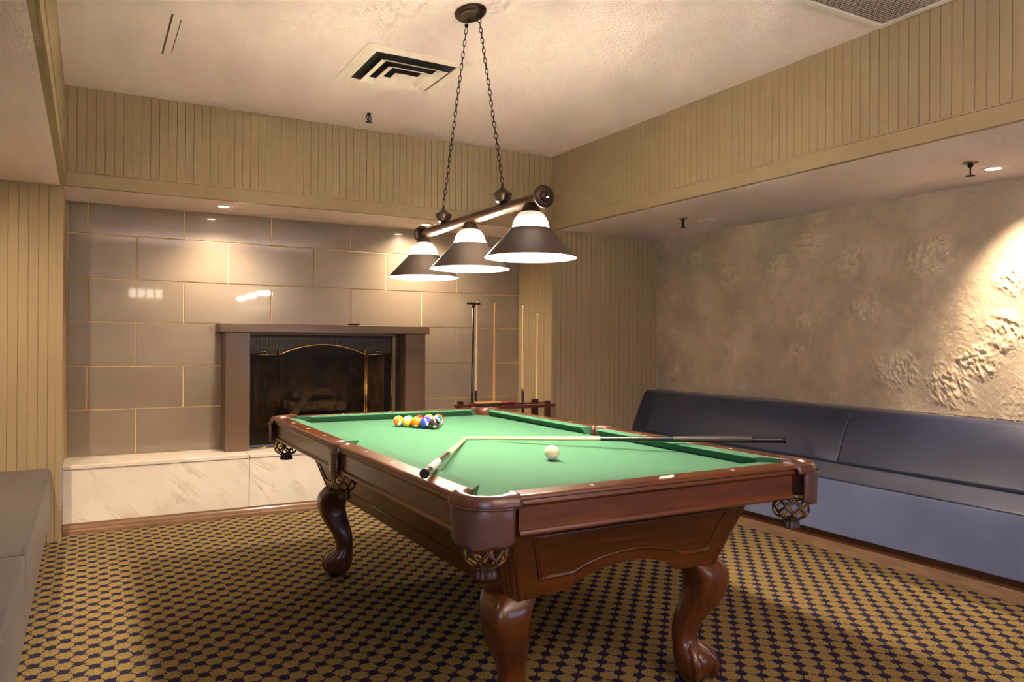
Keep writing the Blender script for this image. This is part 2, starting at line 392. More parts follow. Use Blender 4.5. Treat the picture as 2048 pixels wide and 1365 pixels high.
for i in range(ny+1):
    y = gy0+(gy1-gy0)*i/ny
    for j in range(nz_+1):
        z = gz0+(gz1-gz0)*j/nz_; rh, rm = relief(y, z); gv.append((XR-.001-rh, y, z)); gd.append(rm)
for i in range(ny):
    for j in range(nz_):
        a_ = i*(nz_+1)+j; gf_.append((a_, a_+1, a_+nz_+2, a_+nz_+1))
wr = MB().box((XR+.004, gy0, gz0), (XR+.1, Y2+.1, ZB+.06)).box((XR, YR, 0), (XR+.1, Y2+.1, gz0)).box((XR, YR, gz0), (XR+.1, gy0, ZB+.06))
nb = len(wr.v); wr.add(gv, gf_); wro = struct(wr.build('wall_right', M['plaster'], smooth='all'))
at = wro.data.attributes.new('dab', 'FLOAT', 'POINT'); at.data.foreach_set('value', [0.0]*nb+gd)
wy0, wy1, wz0, wz1 = -1.5, 0.0, .95, 2.1
wl = MB().box((XL-.1, YR, 0), (XL, Y2+.1, wz0)).box((XL-.1, YR, wz1), (XL, Y2+.1, ZB+.06)).box((XL-.1, YR, wz0), (XL, wy0, wz1)).box((XL-.1, wy1, wz0), (XL, Y2+.1, wz1))
struct(wl.build('wall_left', M['panel']))
wf = MB()
for a, b in (((-.06, wy0), (0.005, wy0+.05)), ((-.06, wy1-.05), (0.005, wy1)), ((-.06, (wy0+wy1)/2-.02), (0, (wy0+wy1)/2+.02))):
    wf.box((XL+a[0], a[1], wz0), (XL+b[0], b[1], wz1))
wf.box((XL-.06, wy0, wz0), (XL+.005, wy1, wz0+.05)).box((XL-.06, wy0, wz1-.05), (XL+.005, wy1, wz1))
struct(wf.build('added_window_1', M['white']))  # added frame around the unseen left fill opening
wx0, wx1, wa, wb = 2.2, 4.2, .38, 1.46
rw = MB().box((XL-.1, YR-.1, 0), (wx0, YR, ZC+.08)).box((wx1, YR-.1, 0), (XR+.1, YR, ZC+.08)).box((wx0, YR-.1, 0), (wx1, YR, wa)).box((wx0, YR-.1, wb), (wx1, YR, ZC+.08))
struct(rw.build('wall_rear', M['wallpaint']))
wf = MB().box((wx0, YR-.06, wa), (wx0+.05, YR, wb)).box((wx1-.05, YR-.06, wa), (wx1, YR, wb)).box((wx0+.05, YR-.06, wa), (wx1-.05, YR, wa+.05)).box((wx0+.05, YR-.06, wb-.05), (wx1-.05, YR, wb)).box(((wx0+wx1)/2-.02, YR-.06, wa+.05), ((wx0+wx1)/2+.02, YR, wb-.05))
struct(wf.build('added_window_2', M['white']))  # added frame around the unseen rear fill opening

# tiled wall: cream backing with glass tiles
tw = MB().box((X0, Y1, ZH), (.90, Y1+.06, ZB)).box((2.3, Y1, ZH), (X2, Y1+.06, ZB)).box((.90, Y1, 1.285), (2.3, Y1+.06, ZB)).box((X0, Y1, 0), (X2, Y1+.06, ZH-.03))
rows = [(ZB, 1.943), (1.943, 1.642), (1.642, 1.347), (1.347, 1.042), (1.042, .747), (.747, ZH)]
jA = [X0, -.005, .597, 1.204, 1.819, 2.426, 3.045, X2]; jB = [X0, .292, .898, 1.519, 2.115, 2.745, X2]
gt = .0038
for i, (zt_, zb_) in enumerate(rows):
    J = jA if i % 2 == 0 else jB
    for a, b in zip(J[:-1], J[1:]):
        if a == X0: a += .012
        segs = [(a, b)]
        if zt_ <= 1.36:
            segs = []
            if a < .9: segs.append((a, min(b, .90)))
            if b > 2.3: segs.append((max(a, 2.3), b))
        for p, q in segs:
            if q-p < .02: continue
            e = .0015
            g0, g1 = p+gt, q-gt
            z0, z1 = zb_+gt, zt_-gt
            tw.add([(g0, Y1, z0), (g1, Y1, z0), (g1, Y1, z1), (g0, Y1, z1), (g0+e, Y1-.006, z0+e), (g1-e, Y1-.006, z0+e), (g1-e, Y1-.006, z1-e), (g0+e, Y1-.006, z1-e)],
                   [(4, 5, 6, 7), (0, 1, 5, 4), (1, 2, 6, 5), (2, 3, 7, 6), (3, 0, 4, 7)], 1)
struct(tw.build('wall_fireplace', [M['grout'], M['tile']]))
struct(box((X0, Y1-.012, ZH), (X0+.012, Y1, ZB)).build('trim_6', M['panel']))

# hearth
h = thing('hearth', 'raised white marble hearth running below the tiled fireplace wall', 'hearth', ((X0+X2)/2, YH, 0))
def H(p): return (p[0]-(X0+X2)/2, p[1]-YH, p[2])
for a, b in ((X0+.001, .987), (.991, 2.1), (2.104, X2-.001)):
    box(H((a, YH, .055)), H((b, YH+.03, ZH-.026))).build('marble_panel', M['marble'], h, bevel=.001)
    box(H((a, YH-.012, ZH-.025)), H((b, Y1-.001, ZH))).build('marble_top', M['marble'], h, bevel=.003)
box(H((X0+.001, YH+.03, 0.001)), H((X2-.001, Y1-.001, ZH-.026))).build('core', M['dark'], h)
bp = [(YH-.002, 0), (YH-.030, 0), (YH-.030, .022), (YH-.024, .030), (YH-.024, .036), (YH-.014, .046), (YH-.010, .054), (YH-.010, .066), (YH-.002, .066)]
struct(MB().prism([(y, z) for y, z in bp], X0+.002, X2-.002, axis='X').build('baseboard_hearth', M['basewoodX']))

# ------------------------------------------------------------------ fireplace
FP = Vector((1.60, 5.66, ZH))
fp = thing('fireplace', 'brown enamelled fireplace surround with dark firebox on the marble hearth', 'fireplace', FP)
def F(p): return (p[0]-FP.x, p[1]-FP.y, p[2]-FP.z)
for a, b, c in ((.851, 1.020, 'surround_leg'), (2.207, 2.378, 'surround_leg')):
    box(F((a, 5.665, ZH)), F((b, Y1-.001, 1.285))).build(c, M['brown'], fp, bevel=.004)
box(F((.808, 5.645, 1.285)), F((2.405, Y1-.001, 1.348))).build('mantel_shelf', M['brown'], fp, bevel=.004)
YI = 5.80
ins = MB()
# insert face panel: top louvre band, side bands, bottom louvre band
ins.box(F((1.020, YI, 1.10)), F((2.14, YI+.03, 1.268)))
ins.box(F((1.020, YI+.005, ZH+.155)), F((1.075, YI+.03, 1.10))).box(F((2.085, YI+.005, ZH+.155)), F((2.14, YI+.03, 1.10)))
ins.box(F((1.020, YI, ZH+.02)), F((2.14, YI+.03, ZH+.155)))
ins.box(F((1.020, YI-.012, 1.105)), F((2.10, YI, 1.125))).box(F((1.020, YI-.012, ZH+.145)), F((2.10, YI, ZH+.158)))
ins.box(F((2.14, YI+.02, ZH)), F((2.207, YI+.03, 1.285)))
ins.build('insert_face', M['blackmetal'], fp, bevel=.002)
lvm = plain('louvre_metal', (58, 48, 40), .45, .3)
for za, zc_ in ((1.175, 1.235), (ZH+.045, ZH+.10)):
    lv = MB()
    for k in range(46):
        x = 1.045+k*(1.02/45); lv.box(F((x, YI-.006, za-.002)), F((x+.010, YI-.0005, zc_+.002)))
    lv.box(F((1.04, YI-.007, za-.010)), F((2.08, YI-.0005, za))).box(F((1.04, YI-.007, zc_)), F((2.08, YI-.0005, zc_+.010)))
    lv.build('louvre', lvm, fp)
tr = MB().box(F((1.02, YI-.025, 1.268)), F((2.165, YI+.01, 1.284))).box(F((2.14, YI-.025, ZH)), F((2.165, YI+.01, 1.268)))
tr.build('insert_trim', plain('aged_gilt_trim', (122, 98, 66), .45, .5), fp, bevel=.002)
fb = MB()
x0, x1, y0, y1, z0, z1 = 1.075, 2.085, YI+.03, 6.25, ZH+.155, 1.10
fb.box(F((x0-.02, y0, z0-.02)), F((x1+.02, y1, z0))).box(F((x0-.02, y0, z1)), F((x1+.02, y1, z1+.02)))
fb.add([F(p) for p in ((x0, y0, z0), (1.25, y1, z0), (1.25, y1, z1), (x0, y0, z1), (x1, y0, z0), (1.91, y1, z0), (1.91, y1, z1), (x1, y0, z1))], [(0, 1, 2, 3), (5, 4, 7, 6), (1, 5, 6, 2)])
fb.build('firebox', M['soot'], fp)
gr = MB()
for k in range(7): gr.box(F((1.36+k*.075, 5.90, z0+.06)), F((1.375+k*.075, 6.12, z0+.075)))
gr.box(F((1.33, 5.90, z0+.05)), F((1.86, 5.912, z0+.062))).box(F((1.33, 6.10, z0+.05)), F((1.86, 6.112, z0+.062)))
for x in (1.35, 1.83):
    for y in (5.90, 6.10): gr.box(F((x, y, z0)), F((x+.015, y+.012, z0+.06)))
gr.build('grate', M['iron'], fp)
def log(p, q, r, label):
    p, q = Vector(p), Vector(q); c = (p+q)/2; mb = MB(); n = 9; path = []; rad = []
    for i in range(n):
        t = i/(n-1); path.append(p+(q-p)*t-c+Vector((random.uniform(-1, 1), random.uniform(-1, 1), random.uniform(-1, 1)))*.004); rad.append(r*random.uniform(.9, 1.06))
    mb.tube(path, rad, 9); o = mb.build('firewood_log', M['bark'], smooth=True); o.location = c
    return tag(o, label, 'log', 'burnt logs on the grate')
zb = z0+.078
log((1.36, 5.96, zb+.05), (1.80, 5.94, zb+.05), .048, 'charred log lying across the front of the fireplace grate')
log((1.34, 6.07, zb+.05), (1.82, 6.08, zb+.052), .046, 'charred log lying across the back of the fireplace grate')
log((1.40, 6.02, zb+.140), (1.72, 6.04, zb+.150), .045, 'dark log lying level on top of the other logs in the fireplace')
log((1.50, 5.855, zb+.175), (1.35, 5.858, zb-.03), .030, 'split log leaning at the left front of the fireplace log stack')
tag(MB().lathe([(0.001, 0), (.030, 0), (.047, .006), (.049, .011), (.040, .014), (.001, .010)], seg=28).build('ashtray', M['black'], loc=(1.80, 5.72, 1.349), smooth=True), 'small round black dish on the brown mantel shelf', 'dish')
# fire screen in front of the firebox
SY = 5.755
sc = thing('fire_screen', 'brass three-panel arched fire screen in front of the firebox', 'fire screen', (1.57, SY, ZH))
def Q(p): return (p[0]-1.57, p[1]-SY, p[2]-ZH)
xa, xb, zs = 1.245, 1.905, 1.122; b = .0055
z_in = ZH+.003
fr = MB()
arch = [Q((xa+(xb-xa)*i/24, SY, zs+.078*(1-((i/12)-1)**2))) for i in range(25)]
fr.tube(arch, b, 8); fr.tube([Q((xb, SY, z_in)), Q((xb, SY, zs+.03))], b, 8).tube([Q((xb+.016, SY+.004, z_in)), Q((xb+.016, SY+.004, zs+.01))], b, 8)
fr.tube([Q((xa, SY, z_in+.004)), Q((xb, SY, z_in+.004))], b, 8)
fr.build('centre_frame', M['brass'], sc, smooth='all')
for s_, xe, x in ((-1, 1.035, xa), (1, 2.125, xb+.016)):
    f2 = MB().tube([Q((x, SY+.004, zs)), Q((xe, SY+.012, zs+.002))], b*.7, 8).tube([Q((xe, SY+.012, z_in)), Q((xe, SY+.012, zs+.024))], b*.8, 8).tube([Q((x, SY+.004, z_in+.004)), Q((xe, SY+.012, z_in+.004))], b*.7, 8)
    f2.build('side_frame', M['brass'], sc, smooth='all')
    hx = (x+xe)/2-.01
    MB().tube([Q((hx-.022, SY, zs+.004)), Q((hx-.022, SY-.006, zs+.022)), Q((hx+.022, SY-.006, zs+.022)), Q((hx+.022, SY, zs+.004))], .0035, 6).build('handle', M['brass'], sc, smooth='all')
for x in (xa, xb):
    f3 = MB().lathe([(.0001, .055), (.004, .05), (.003, .035), (.008, .028), (.009, .02), (.005, .012), (.009, .004), (.004, 0)], Q((x, SY, zs)), 10)
    f3.build('finial', M['brass'], sc, smooth='all')
def smoky():
    n = NT('dark_mesh_glass'); t = n.n('ShaderNodeBsdfTransparent'); t.inputs[0].default_value = (.72, .68, .62, 1)
    gl = n.n('ShaderNodeBsdfGlossy'); gl.inputs['Roughness'].default_value = .35; gl.inputs[0].default_value = (.8, .8, .8, 1)
    mx = n.n('ShaderNodeMixShader'); mx.inputs[0].default_value = .006; n.l(t.outputs[0], mx.inputs[1]); n.l(gl.outputs[0], mx.inputs[2])
    n.l(mx.outputs[0], n.t.nodes['Material Output'].inputs[0]); return n.m
M['smoky'] = smoky()
pg = MB(); pl = [(xa+.003, z_in+.01), (xb-.003, z_in+.01)]+[(xa+(xb-xa)*i/24, zs+.074*(1-((i/12)-1)**2)-.003) for i in range(24, -1, -1)]
pg.prism([(x-1.57, z-ZH) for x, z in pl], -.001, .001, axis='Y'); pg.build('glass_panel', M['smoky'], sc)
box(Q((1.04, SY+.006, z_in+.01)), Q((xa-.004, SY+.008, zs))).build('glass_panel', M['smoky'], sc)
box(Q((xb+.02, SY+.006, z_in+.01)), Q((2.12, SY+.008, zs))).build('glass_panel', M['smoky'], sc)

# ------------------------------------------------------------------ pool table
tb = thing('pool_table', 'large mahogany pool table with green felt and claw feet', 'pool table', (TX, TY, 0), TR)
NX, NY, A, B = .559, 1.118, .682, 1.245       # nose lines and outer edges
BX, BY = .614, 1.173                          # back of cushions
ZT, ZBED = .815, .778
HC = (.598, 1.157); HR = .056
def arc(c, r, a0, a1, n): return [(c[0]+r*cos(R(a0+(a1-a0)*i/n)), c[1]+r*sin(R(a0+(a1-a0)*i/n))) for i in range(n+1)]
quarter = [(BX-.002, .052)]+arc(HC, HR, -75, -195, 12)
poly = []
sidenotch = lambda s: [(s*(BX-.006-.030*cos(pi*t/8-pi/2)), .052*(-1+2*t/8)) for t in range(9)]
poly = [p for p in quarter]                                   # right, going +y
poly += [(-x, y) for x, y in reversed(quarter)]
poly += [(-x, y) for x, y in [(-q[0], -q[1]) for q in []]]
left = [(-(BX-.006-.030*sin(pi*t/8)), .052-.104*t/8) for t in range(1, 8)]
poly += left
poly += [(-x, -y) for x, y in quarter]
poly += [(x, -y) for x, y in reversed(quarter)]
poly += [((BX-.006-.030*sin(pi*t/8)), -.052+.104*t/8) for t in range(1, 8)]
MB().prism(poly, ZBED-.03, ZBED).build('bed', M['felt'], tb)
# rails with cushions
prof = [(0, ZBED+.01), (0, ZT-.0005), (.056, ZT-.0005), (.064, ZT-.003), (.068, ZT-.008), (.068, ZT-.013), (.062, ZT-.016), (.0655, ZT-.022), (.0655, ZT-.027), (.058, ZT-.032), (.054, ZT-.036),
        (.054, .719), (.060, .716), (.063, .711), (.062, .704), (.056, .700), (.0, .700)]
cprof = [(0, ZT-.0010), (-.030, ZT-.001), (-.050, ZT-.0018), (-.0545, ZT-.0035), (-.055, ZT-.006), (-.050, ZT-.012), (-.026, ZBED+.0005), (0, ZBED+.0005)]
def sight(par, x, y, along, mat=None):
    l_, w_ = .0095, .0042
    P = [(l_*cos(2*pi*k/16), w_*sin(2*pi*k/16)) for k in range(16)] if along == 'x' else [(w_*cos(2*pi*k/16), l_*sin(2*pi*k/16)) for k in range(16)]
    MB().prism([(x+a, y+b_) for a, b_ in P], ZT-.0006, ZT+.0002).build('sight', M['pearl'], par)
for sx in (1, -1):
    for sy in (1, -1):
        y0, y1 = .054, 1.1035
        r = MB().rings([[(sx*(BX+u), sy*y, z) for u, z in prof] for y in (y0, y1)]).build('rail', M['mahY'], tb, bevel=.0008)
        ys = lambda u: .050+(-u)*.28; ye = lambda u: 1.103+u*1.22
        MB().rings([[(sx*(BX+u), sy*ys(u), z) for u, z in cprof], [(sx*(BX+u), sy*ye(u), z) for u, z in cprof]]).build('cushion', M['felt'], r, smooth=True, angle=18)
        for k in (1, 2, 3): sight(r, sx*(NX+.086), sy*k*1.118/4, 'x')
for sy in (1, -1):
    r = MB().rings([[(x, sy*(BY-.001+u), z) for u, z in prof] for x in (-.536, .536)]).build('rail', M['mahX'], tb, bevel=.0008)
    xe = lambda u: .545+u*1.22
    MB().rings([[(-xe(u), sy*(BY+u), z) for u, z in cprof], [(xe(u), sy*(BY+u), z) for u, z in cprof]]).build('cushion', M['felt'], r, smooth=True, angle=18)
    for k in ((-1, 1) if sy < 0 else (-1, 0, 1)): sight(r, k*1.118/4, sy*(NY+.086), 'y')
    if sy < 0:
        pts = [(-.040, -1.216), (-.028, -1.222), (.004, -1.220), (.022, -1.213), (.030, -1.205), (.041, -1.190), (.034, -1.188), (.010, -1.190), (-.010, -1.192), (-.024, -1.200), (-.032, -1.207)]
        tag(MB().prism(pts, ZT-.0006, ZT+.0003).build('worn_label', M['pearl'], r), 'torn white label on the end rail')
# pockets
def sgn(p, sx, sy): return (p[0]*sx, p[1]*sy)+tuple(p[2:])
def ribbon(mb, path, cx, cy, wd, th_, mi):
    P = [Vector(p) for p in path]; rs = []
    for i, p in enumerate(P):
        t = (P[min(i+1, len(P)-1)]-P[max(i-1, 0)]).normalized(); o = Vector((p.x-cx, p.y-cy, 0)).normalized()
        sd = t.cross(o).normalized()*wd/2; o = o*th_/2
        rs.append([p-sd-o*.3, p-sd*.6-o, p+sd*.6-o, p+sd-o*.3, p+sd*.7+o, p-sd*.7+o])
    mb.rings(rs, mi=mi)
def net(parent, cx, cy, r0, ztop):
    mb = MB(); nst = 8; hgt = .080
    def prof_r(t): return r0*(1.0+.10*sin(pi*min(1, t*1.1)))*(1-.46*max(0, (t-.66)/.34)**1.8)
    for k in range(nst):
        for sg in (1, -1):
            path, inner = [], []
            for i in range(17):
                t = i/16; th = 2*pi*k/nst+sg*(pi/nst)*(.5-.5*cos(3*pi*t)); rr = prof_r(t)
                path.append((cx+rr*cos(th), cy+rr*sin(th), ztop-hgt*t)); inner.append((cx+(rr-.0030)*cos(th), cy+(rr-.0030)*sin(th), ztop-hgt*t))
            ribbon(mb, path, cx, cy, .0092, .0026, 0); ribbon(mb, inner, cx, cy, .0070, .0022, 1)
    mb.lathe([(r0+.001, 0), (r0+.004, .004), (r0+.001, .010), (r0-.004, .004), (r0+.001, 0)], (cx, cy, ztop-.006), 24)
    mb.build('net', [M['netleather'], M['tan']], parent, smooth='all')
    zc = ztop-hgt; fr_ = MB(); n = 26; rs = []
    for rr, zz in ((r0*.42, .006), (r0*.50, 0), (r0*.47, -.006), (r0*.52, -.014), (r0*.53, -.027)):
        rs.append([(cx+rr*(1+.07*(-1)**j)*cos(2*pi*j/n), cy+rr*(1+.07*(-1)**j)*sin(2*pi*j/n), zc+zz) for j in range(n)])
    fr_.rings(rs, caps=True); fr_.build('tassel', M['netleather'], parent, smooth=True)
def corner_pocket(sx, sy):
    N = 28; oc = (A-.094, B-.094); orad = .102
    inn = arc(HC, HR, -75, 165, N)
    outp = []
    for i in range(N+1):
        t = i/N
        if t < .14: outp.append((A+.008, (B-.140)+(.046)*(t/.14)))
        elif t > .86: outp.append(((A-.144)+.050*((1-t)/.14), B+.008))
        else:
            a = R(90*(t-.14)/.72); outp.append((oc[0]+orad*cos(a), oc[1]+orad*sin(a)))
    sec = [(0, .705), (0, .795), (.05, .812), (.18, .820), (.5, .8225), (.75, .820), (.92, .812), (1.0, .800), (1.03, .790), (1.0, .783), (.93, .783), (.90, .80), (.5, .81), (.1, .80), (.06, .705)]
    rs = []
    for i in range(N+1):
        a, b_ = Vector(inn[i]), Vector(outp[i]); t = i/N; dip = -.004*sin(pi*t)
        ring = []
        for k, (w_, z) in enumerate(sec):
            p = a+(b_-a)*w_; ring.append((sx*p.x, sy*p.y, z+(dip if z > .78 else 0)))
        rs.append(ring)
    r = MB().rings(rs, True, True).build('pocket', M['leather'], tb, smooth='all')
    # shield below the rim
    rs = []
    for i in range(2, N-1):
        t = (i-2)/(N-4); b_ = Vector(outp[i]); ctr = Vector(oc); n = (b_-ctr).normalized()
        if t < .14: n = Vector((1, .15)).normalized()
        if t > .86: n = Vector((.15, 1)).normalized()
        zb_ = .694-.020*sin(pi*t)**.7-.005*sin(5*pi*t)
        ring = []
        for off, fz in ((.003, 0), (.006, .06), (.005, .3), (.004, .6), (.003, .9), (.001, 1), (-.004, 1), (-.004, .5), (-.002, 0)):
            p = b_+n*off; ring.append((sx*p.x, sy*p.y, .787+(zb_-.787)*fz))
        rs.append(ring)
    MB().rings(rs, True, True).build('leather_shield', M['quilt'], r, smooth='all')
    # stitched cord
    cord = [(sx*(Vector(outp[i])+(Vector(outp[i])-Vector(oc)).normalized()*.008).x, sy*(Vector(outp[i])+(Vector(outp[i])-Vector(oc)).normalized()*.008).y, .786) for i in range(2, N-1)]
    MB().tube(cord, .0025, 6).build('piping', M['leather'], r, smooth='all')
    net(r, sx*(HC[0]+.006), sy*(HC[1]+.006), .056, .692)
def side_pocket(sx):
    N = 20; hw = .056; inn = []; outp = []
    for i in range(N+1):
        t = i/N; a = R(-90+180*t)
        inn.append((BX-.002+.040*cos(a)**.7 if cos(a) > 1e-6 else BX-.002, .046*sin(a))); outp.append((A+.002+.012*sin(pi*t)**.5, -hw+2*hw*t))
    sec = [(0, .705), (0, .795), (.05, .811), (.18, .8185), (.5, .820), (.75, .818), (.92, .811), (1.0, .797), (1.04, .785), (1.0, .775), (.85, .775), (.5, .80), (.1, .79), (.06, .705)]
    rs = [[(sx*(inn[i][0]+(outp[i][0]-inn[i][0])*w_), inn[i][1]+(outp[i][1]-inn[i][1])*w_, z) for w_, z in sec] for i in range(N+1)]
    r = MB().rings(rs, True, True).build('pocket', M['leather'], tb, smooth='all')
    rs = []
    for i in range(1, N):
        t = i/N; x = A+.000+.013*sin(pi*t)**.6; y = (-hw+2*hw*t)*.92; zb_ = .700-.010*sin(pi*t)
        rs.append([(sx*(x+o_), y, .780+(zb_-.780)*fz) for o_, fz in ((.001, 0), (.002, .1), (.002, .9), (0, 1), (-.01, 1), (-.01, 0))])
    MB().rings(rs, True, True).build('leather_shield', M['leather'], r, smooth='all')
    net(r, sx*.640, 0, .043, .698)
for sx in (1, -1):
    side_pocket(sx)
    for sy in (1, -1): corner_pocket(sx, sy)
# apron: four tapered panels with reeded corner posts
zt_, zb_ = .700, .440; K = .09/(zt_-zb_)
def ax(z): return .430+K*(z-zb_)
def ay(z): return 1.000+K*(z-zb_)
ce = .044
for sy in (1, -1):
    # end panel, arched lower edge
    lower = [(-(ax(zb_)-ce), zb_), (-.225, zb_+.004)]+[(-.225+.45*i/16, zb_+.004+.068*(1-((i/8)-1)**2)**.75) for i in range(1, 16)]+[(.225, zb_+.004), (ax(zb_)-ce, zb_)]
    outl = lower+[(ax(zt_)-ce, zt_), (-(ax(zt_)-ce), zt_)]
    vs = [(x, sy*ay(z), z) for x, z in outl]+[(x, sy*(ay(z)-.022), z) for x, z in outl]; n = len(outl)
    e = MB().add(vs, [tuple(range(n)), tuple(range(2*n-1, n-1, -1))]+[(i, (i+1) % n, n+(i+1) % n, n+i) for i in range(n)]).build('end_apron', M['mahX'], tb)
    path = [(-.395, .648), (-.343, .503), (-.222, .505)]+[(-.222+.444*i/16, .505+.051*(1-((i/8)-1)**2)**.8) for i in range(1, 16)]+[(.222, .505), (.343, .503), (.395, .648)]
    fine = []
    for i in range(len(path)):
        p, q = path[i], path[(i+1) % len(path)]; d_ = sqrt((p[0]-q[0])**2+(p[1]-q[1])**2); k = max(1, int(d_/.02))
        fine += [(p[0]+(q[0]-p[0])*j/k, p[1]+(q[1]-p[1])*j/k) for j in range(k)]
    cxm, czm = 0, .58
    mo = MB()
    for off, rr in ((0, .0050), (.0085, .0036)):
        mo.tube([(x*(1-off*2.6), sy*(ay(z)+.0025), z+(czm-z)*off*10*.6) for x, z in fine], rr, 6, loop=True)
    mo.build('panel_moulding', M['mahX'], e, smooth='all')
for sx in (1, -1):
    o_ = [(-(ay(zb_)-ce), zb_), (ay(zb_)-ce, zb_), (ay(zt_)-ce, zt_), (-(ay(zt_)-ce), zt_)]
    vs = [(sx*ax(z), y, z) for y, z in o_]+[(sx*(ax(z)-.022), y, z) for y, z in o_]
    e = MB().add(vs, [(0, 1, 2, 3), (7, 6, 5, 4)]+[(i, (i+1) % 4, 4+(i+1) % 4, 4+i) for i in range(4)]).build('side_apron', M['mahY'], tb)
    mo = MB()
    for z, rr in ((.505, .0040), (.498, .0028), (.655, .0040)): mo.tube([(sx*(ax(z)+.001), y, z) for y in (-(ay(z)-.10), ay(z)-.10)], rr, 6)
    for s2 in (1, -1): mo.tube([(sx*(ax(z)+.001), s2*(ay(z)-.10), z) for z in (.505, .655)], .004, 6)
    mo.build('panel_moulding', M['mahY'], e, smooth='all')
for sx in (1, -1):
    for sy in (1, -1):
        rs = []
        for z in (zb_, zb_+.13, zt_):
            p, q = Vector((ax(z)-ce, ay(z)+.001)), Vector((ax(z)+.001, ay(z)-ce)); ring = [(p.x-.0, p.y-.02), (p.x, p.y)]
            nn = Vector((1, 1)).normalized()
            m_ = 4
            for i in range(m_):
                for ph in (.15, .5, .85):
                    t = (i+ph)/m_; c_ = p+(q-p)*t+nn*(.010*sin(pi*t)**.4+.004*sin(pi*ph)); ring.append((c_.x, c_.y))
                t = (i+1)/m_; c_ = p+(q-p)*t+nn*(.010*max(0, sin(pi*t))**.4); ring.append((c_.x, c_.y))
            ring += [(q.x-.02, q.y), (p.x-.01, q.y-.01)]
            rs.append([(sx*x, sy*y, z) for x, y in ring])
        MB().rings(rs).build('corner_post', M['mahZ'], tb, smooth=True)
box((-.50, -1.07, .690), (.50, 1.07, .7475)).build('slate_frame', M['mahY'], tb)
# cabriole legs with claw feet
LP = [(.455, -.100, .066, 5), (.440, -.100, .078, 5), (.425, -.085, .094, 4.5), (.405, -.068, .104, 4), (.380, -.056, .109, 3.8), (.345, -.053, .103, 3.6), (.310, -.061, .088, 3.4), (.277, -.072, .068, 3.2), (.245, -.084, .040, 3),
      (.215, -.092, .017, 2.8), (.185, -.096, .001, 2.6), (.160, -.096, -.005, 2.4), (.140, -.095, .000, 2.2), (.122, -.093, .020, 2.1), (.108, -.092, .043, 2), (.090, -.091, .056, 2), (.070, -.088, .060, 2), (.045, -.084, .056, 2), (.022, -.072, .042, 2), (.006, -.05, .020, 2), (.0005, -.04, .01, 2)]
def make_leg(sx, sy):
    mb = MB(); fx, fy = .400, .925; rs = []
    def wp(r, l, z):   # r outwards along the diagonal, l sideways
        dx, dy = (r+l)/sqrt(2), (r-l)/sqrt(2); return (sx*(fx+dx), sy*(fy+dy), z)
    for z, ri, ro, n in LP:
        c = (ri+ro)/2; hd = (ro-ri)/2; s_ = hd/(sqrt(2)*2**(-1/n)); ring = []
        for j in range(32):
            a = 2*pi*j/32; ca, sa = cos(a), sin(a); k = s_/((abs(ca)**n+abs(sa)**n)**(1/n)); x, y = k*ca, k*sa
            r, l = (x+y)/sqrt(2), (x-y)/sqrt(2); ring.append(wp(c+r, l, z))
        rs.append(ring)
    mb.rings(rs)
    # claws gripping the ball
    for ang, ln in ((0, 1.04), (78, .98), (-78, .98)):
        a = R(ang); pts = []; rad = []
        for t, rr, z, w_ in ((0, .010, .155, .014), (.2, .030, .128, .019), (.42, .054, .106, .0215), (.6, .067, .082, .0200), (.78, .072, .055, .0175), (.92, .068, .028, .014), (1, .058, .010, .008)):
            if ang == 180: rr = rr*1.0-.0; z = z
            cc = -.014 if z < .07 else -.014-.036*((z-.07)/.085)**1.1
            pts.append(wp(cc+rr*ln*cos(a)*1.0, rr*ln*sin(a)*1.0, z)); rad.append(w_)
        if ang == 180: pts = [wp(-.075-.01*min(i, 3), 0, p[2]) for i, p in enumerate(pts)]; rad = [q*.8 for q in rad]
        mb.tube(pts, rad, 10)
    o = mb.build('leg', M['mahZ'], tb, smooth='all')
    return o
for sx in (1, -1):
    for sy in (1, -1): make_leg(sx, sy)

# ------------------------------------------------------------------ balls
RB = .028575
def ball_mat(name, col, stripe):
    n = NT('ball_'+name); tc = n.n('ShaderNodeTexCoord'); sp = n.n('ShaderNodeSeparateXYZ'); n.l(tc.outputs['Object'], sp.inputs[0])
    c, wt = L(col), L((244, 238, 220))
    base = c
    if stripe:
        base = n.mix(n.math('GREATER_THAN', n.math('ABSOLUTE', sp.outputs[2]), RB*.55), c, wt)
    n.set(Base_Color=base, Roughness=.1, Coat_Weight=.6, Coat_Roughness=.03)
    return n.m
vr, vt, vu = Vector((.872, -.489, 0)), Vector((-.489, -.872, 0)), Vector((0, 0, 1))   # sideways, towards the viewer side, up
def D(r, t, u): return (vr*r+vt*t+vu*u).normalized()
def digit_mesh(txt, size):
    cu = bpy.data.curves.new('n', 'FONT'); cu.body = txt; cu.size = size; cu.align_x = 'CENTER'; cu.align_y = 'CENTER'
    o = bpy.data.objects.new('n', cu); C.objects.link(o); dg = bpy.context.evaluated_depsgraph_get(); dg.update()
    me = o.evaluated_get(dg).to_mesh(); vs = [tuple(v.co) for v in me.vertices]; fs = [tuple(p.vertices) for p in me.polygons]
    o.evaluated_get(dg).to_mesh_clear(); C.objects.unlink(o); bpy.data.objects.remove(o); bpy.data.curves.remove(cu)
    return vs, fs
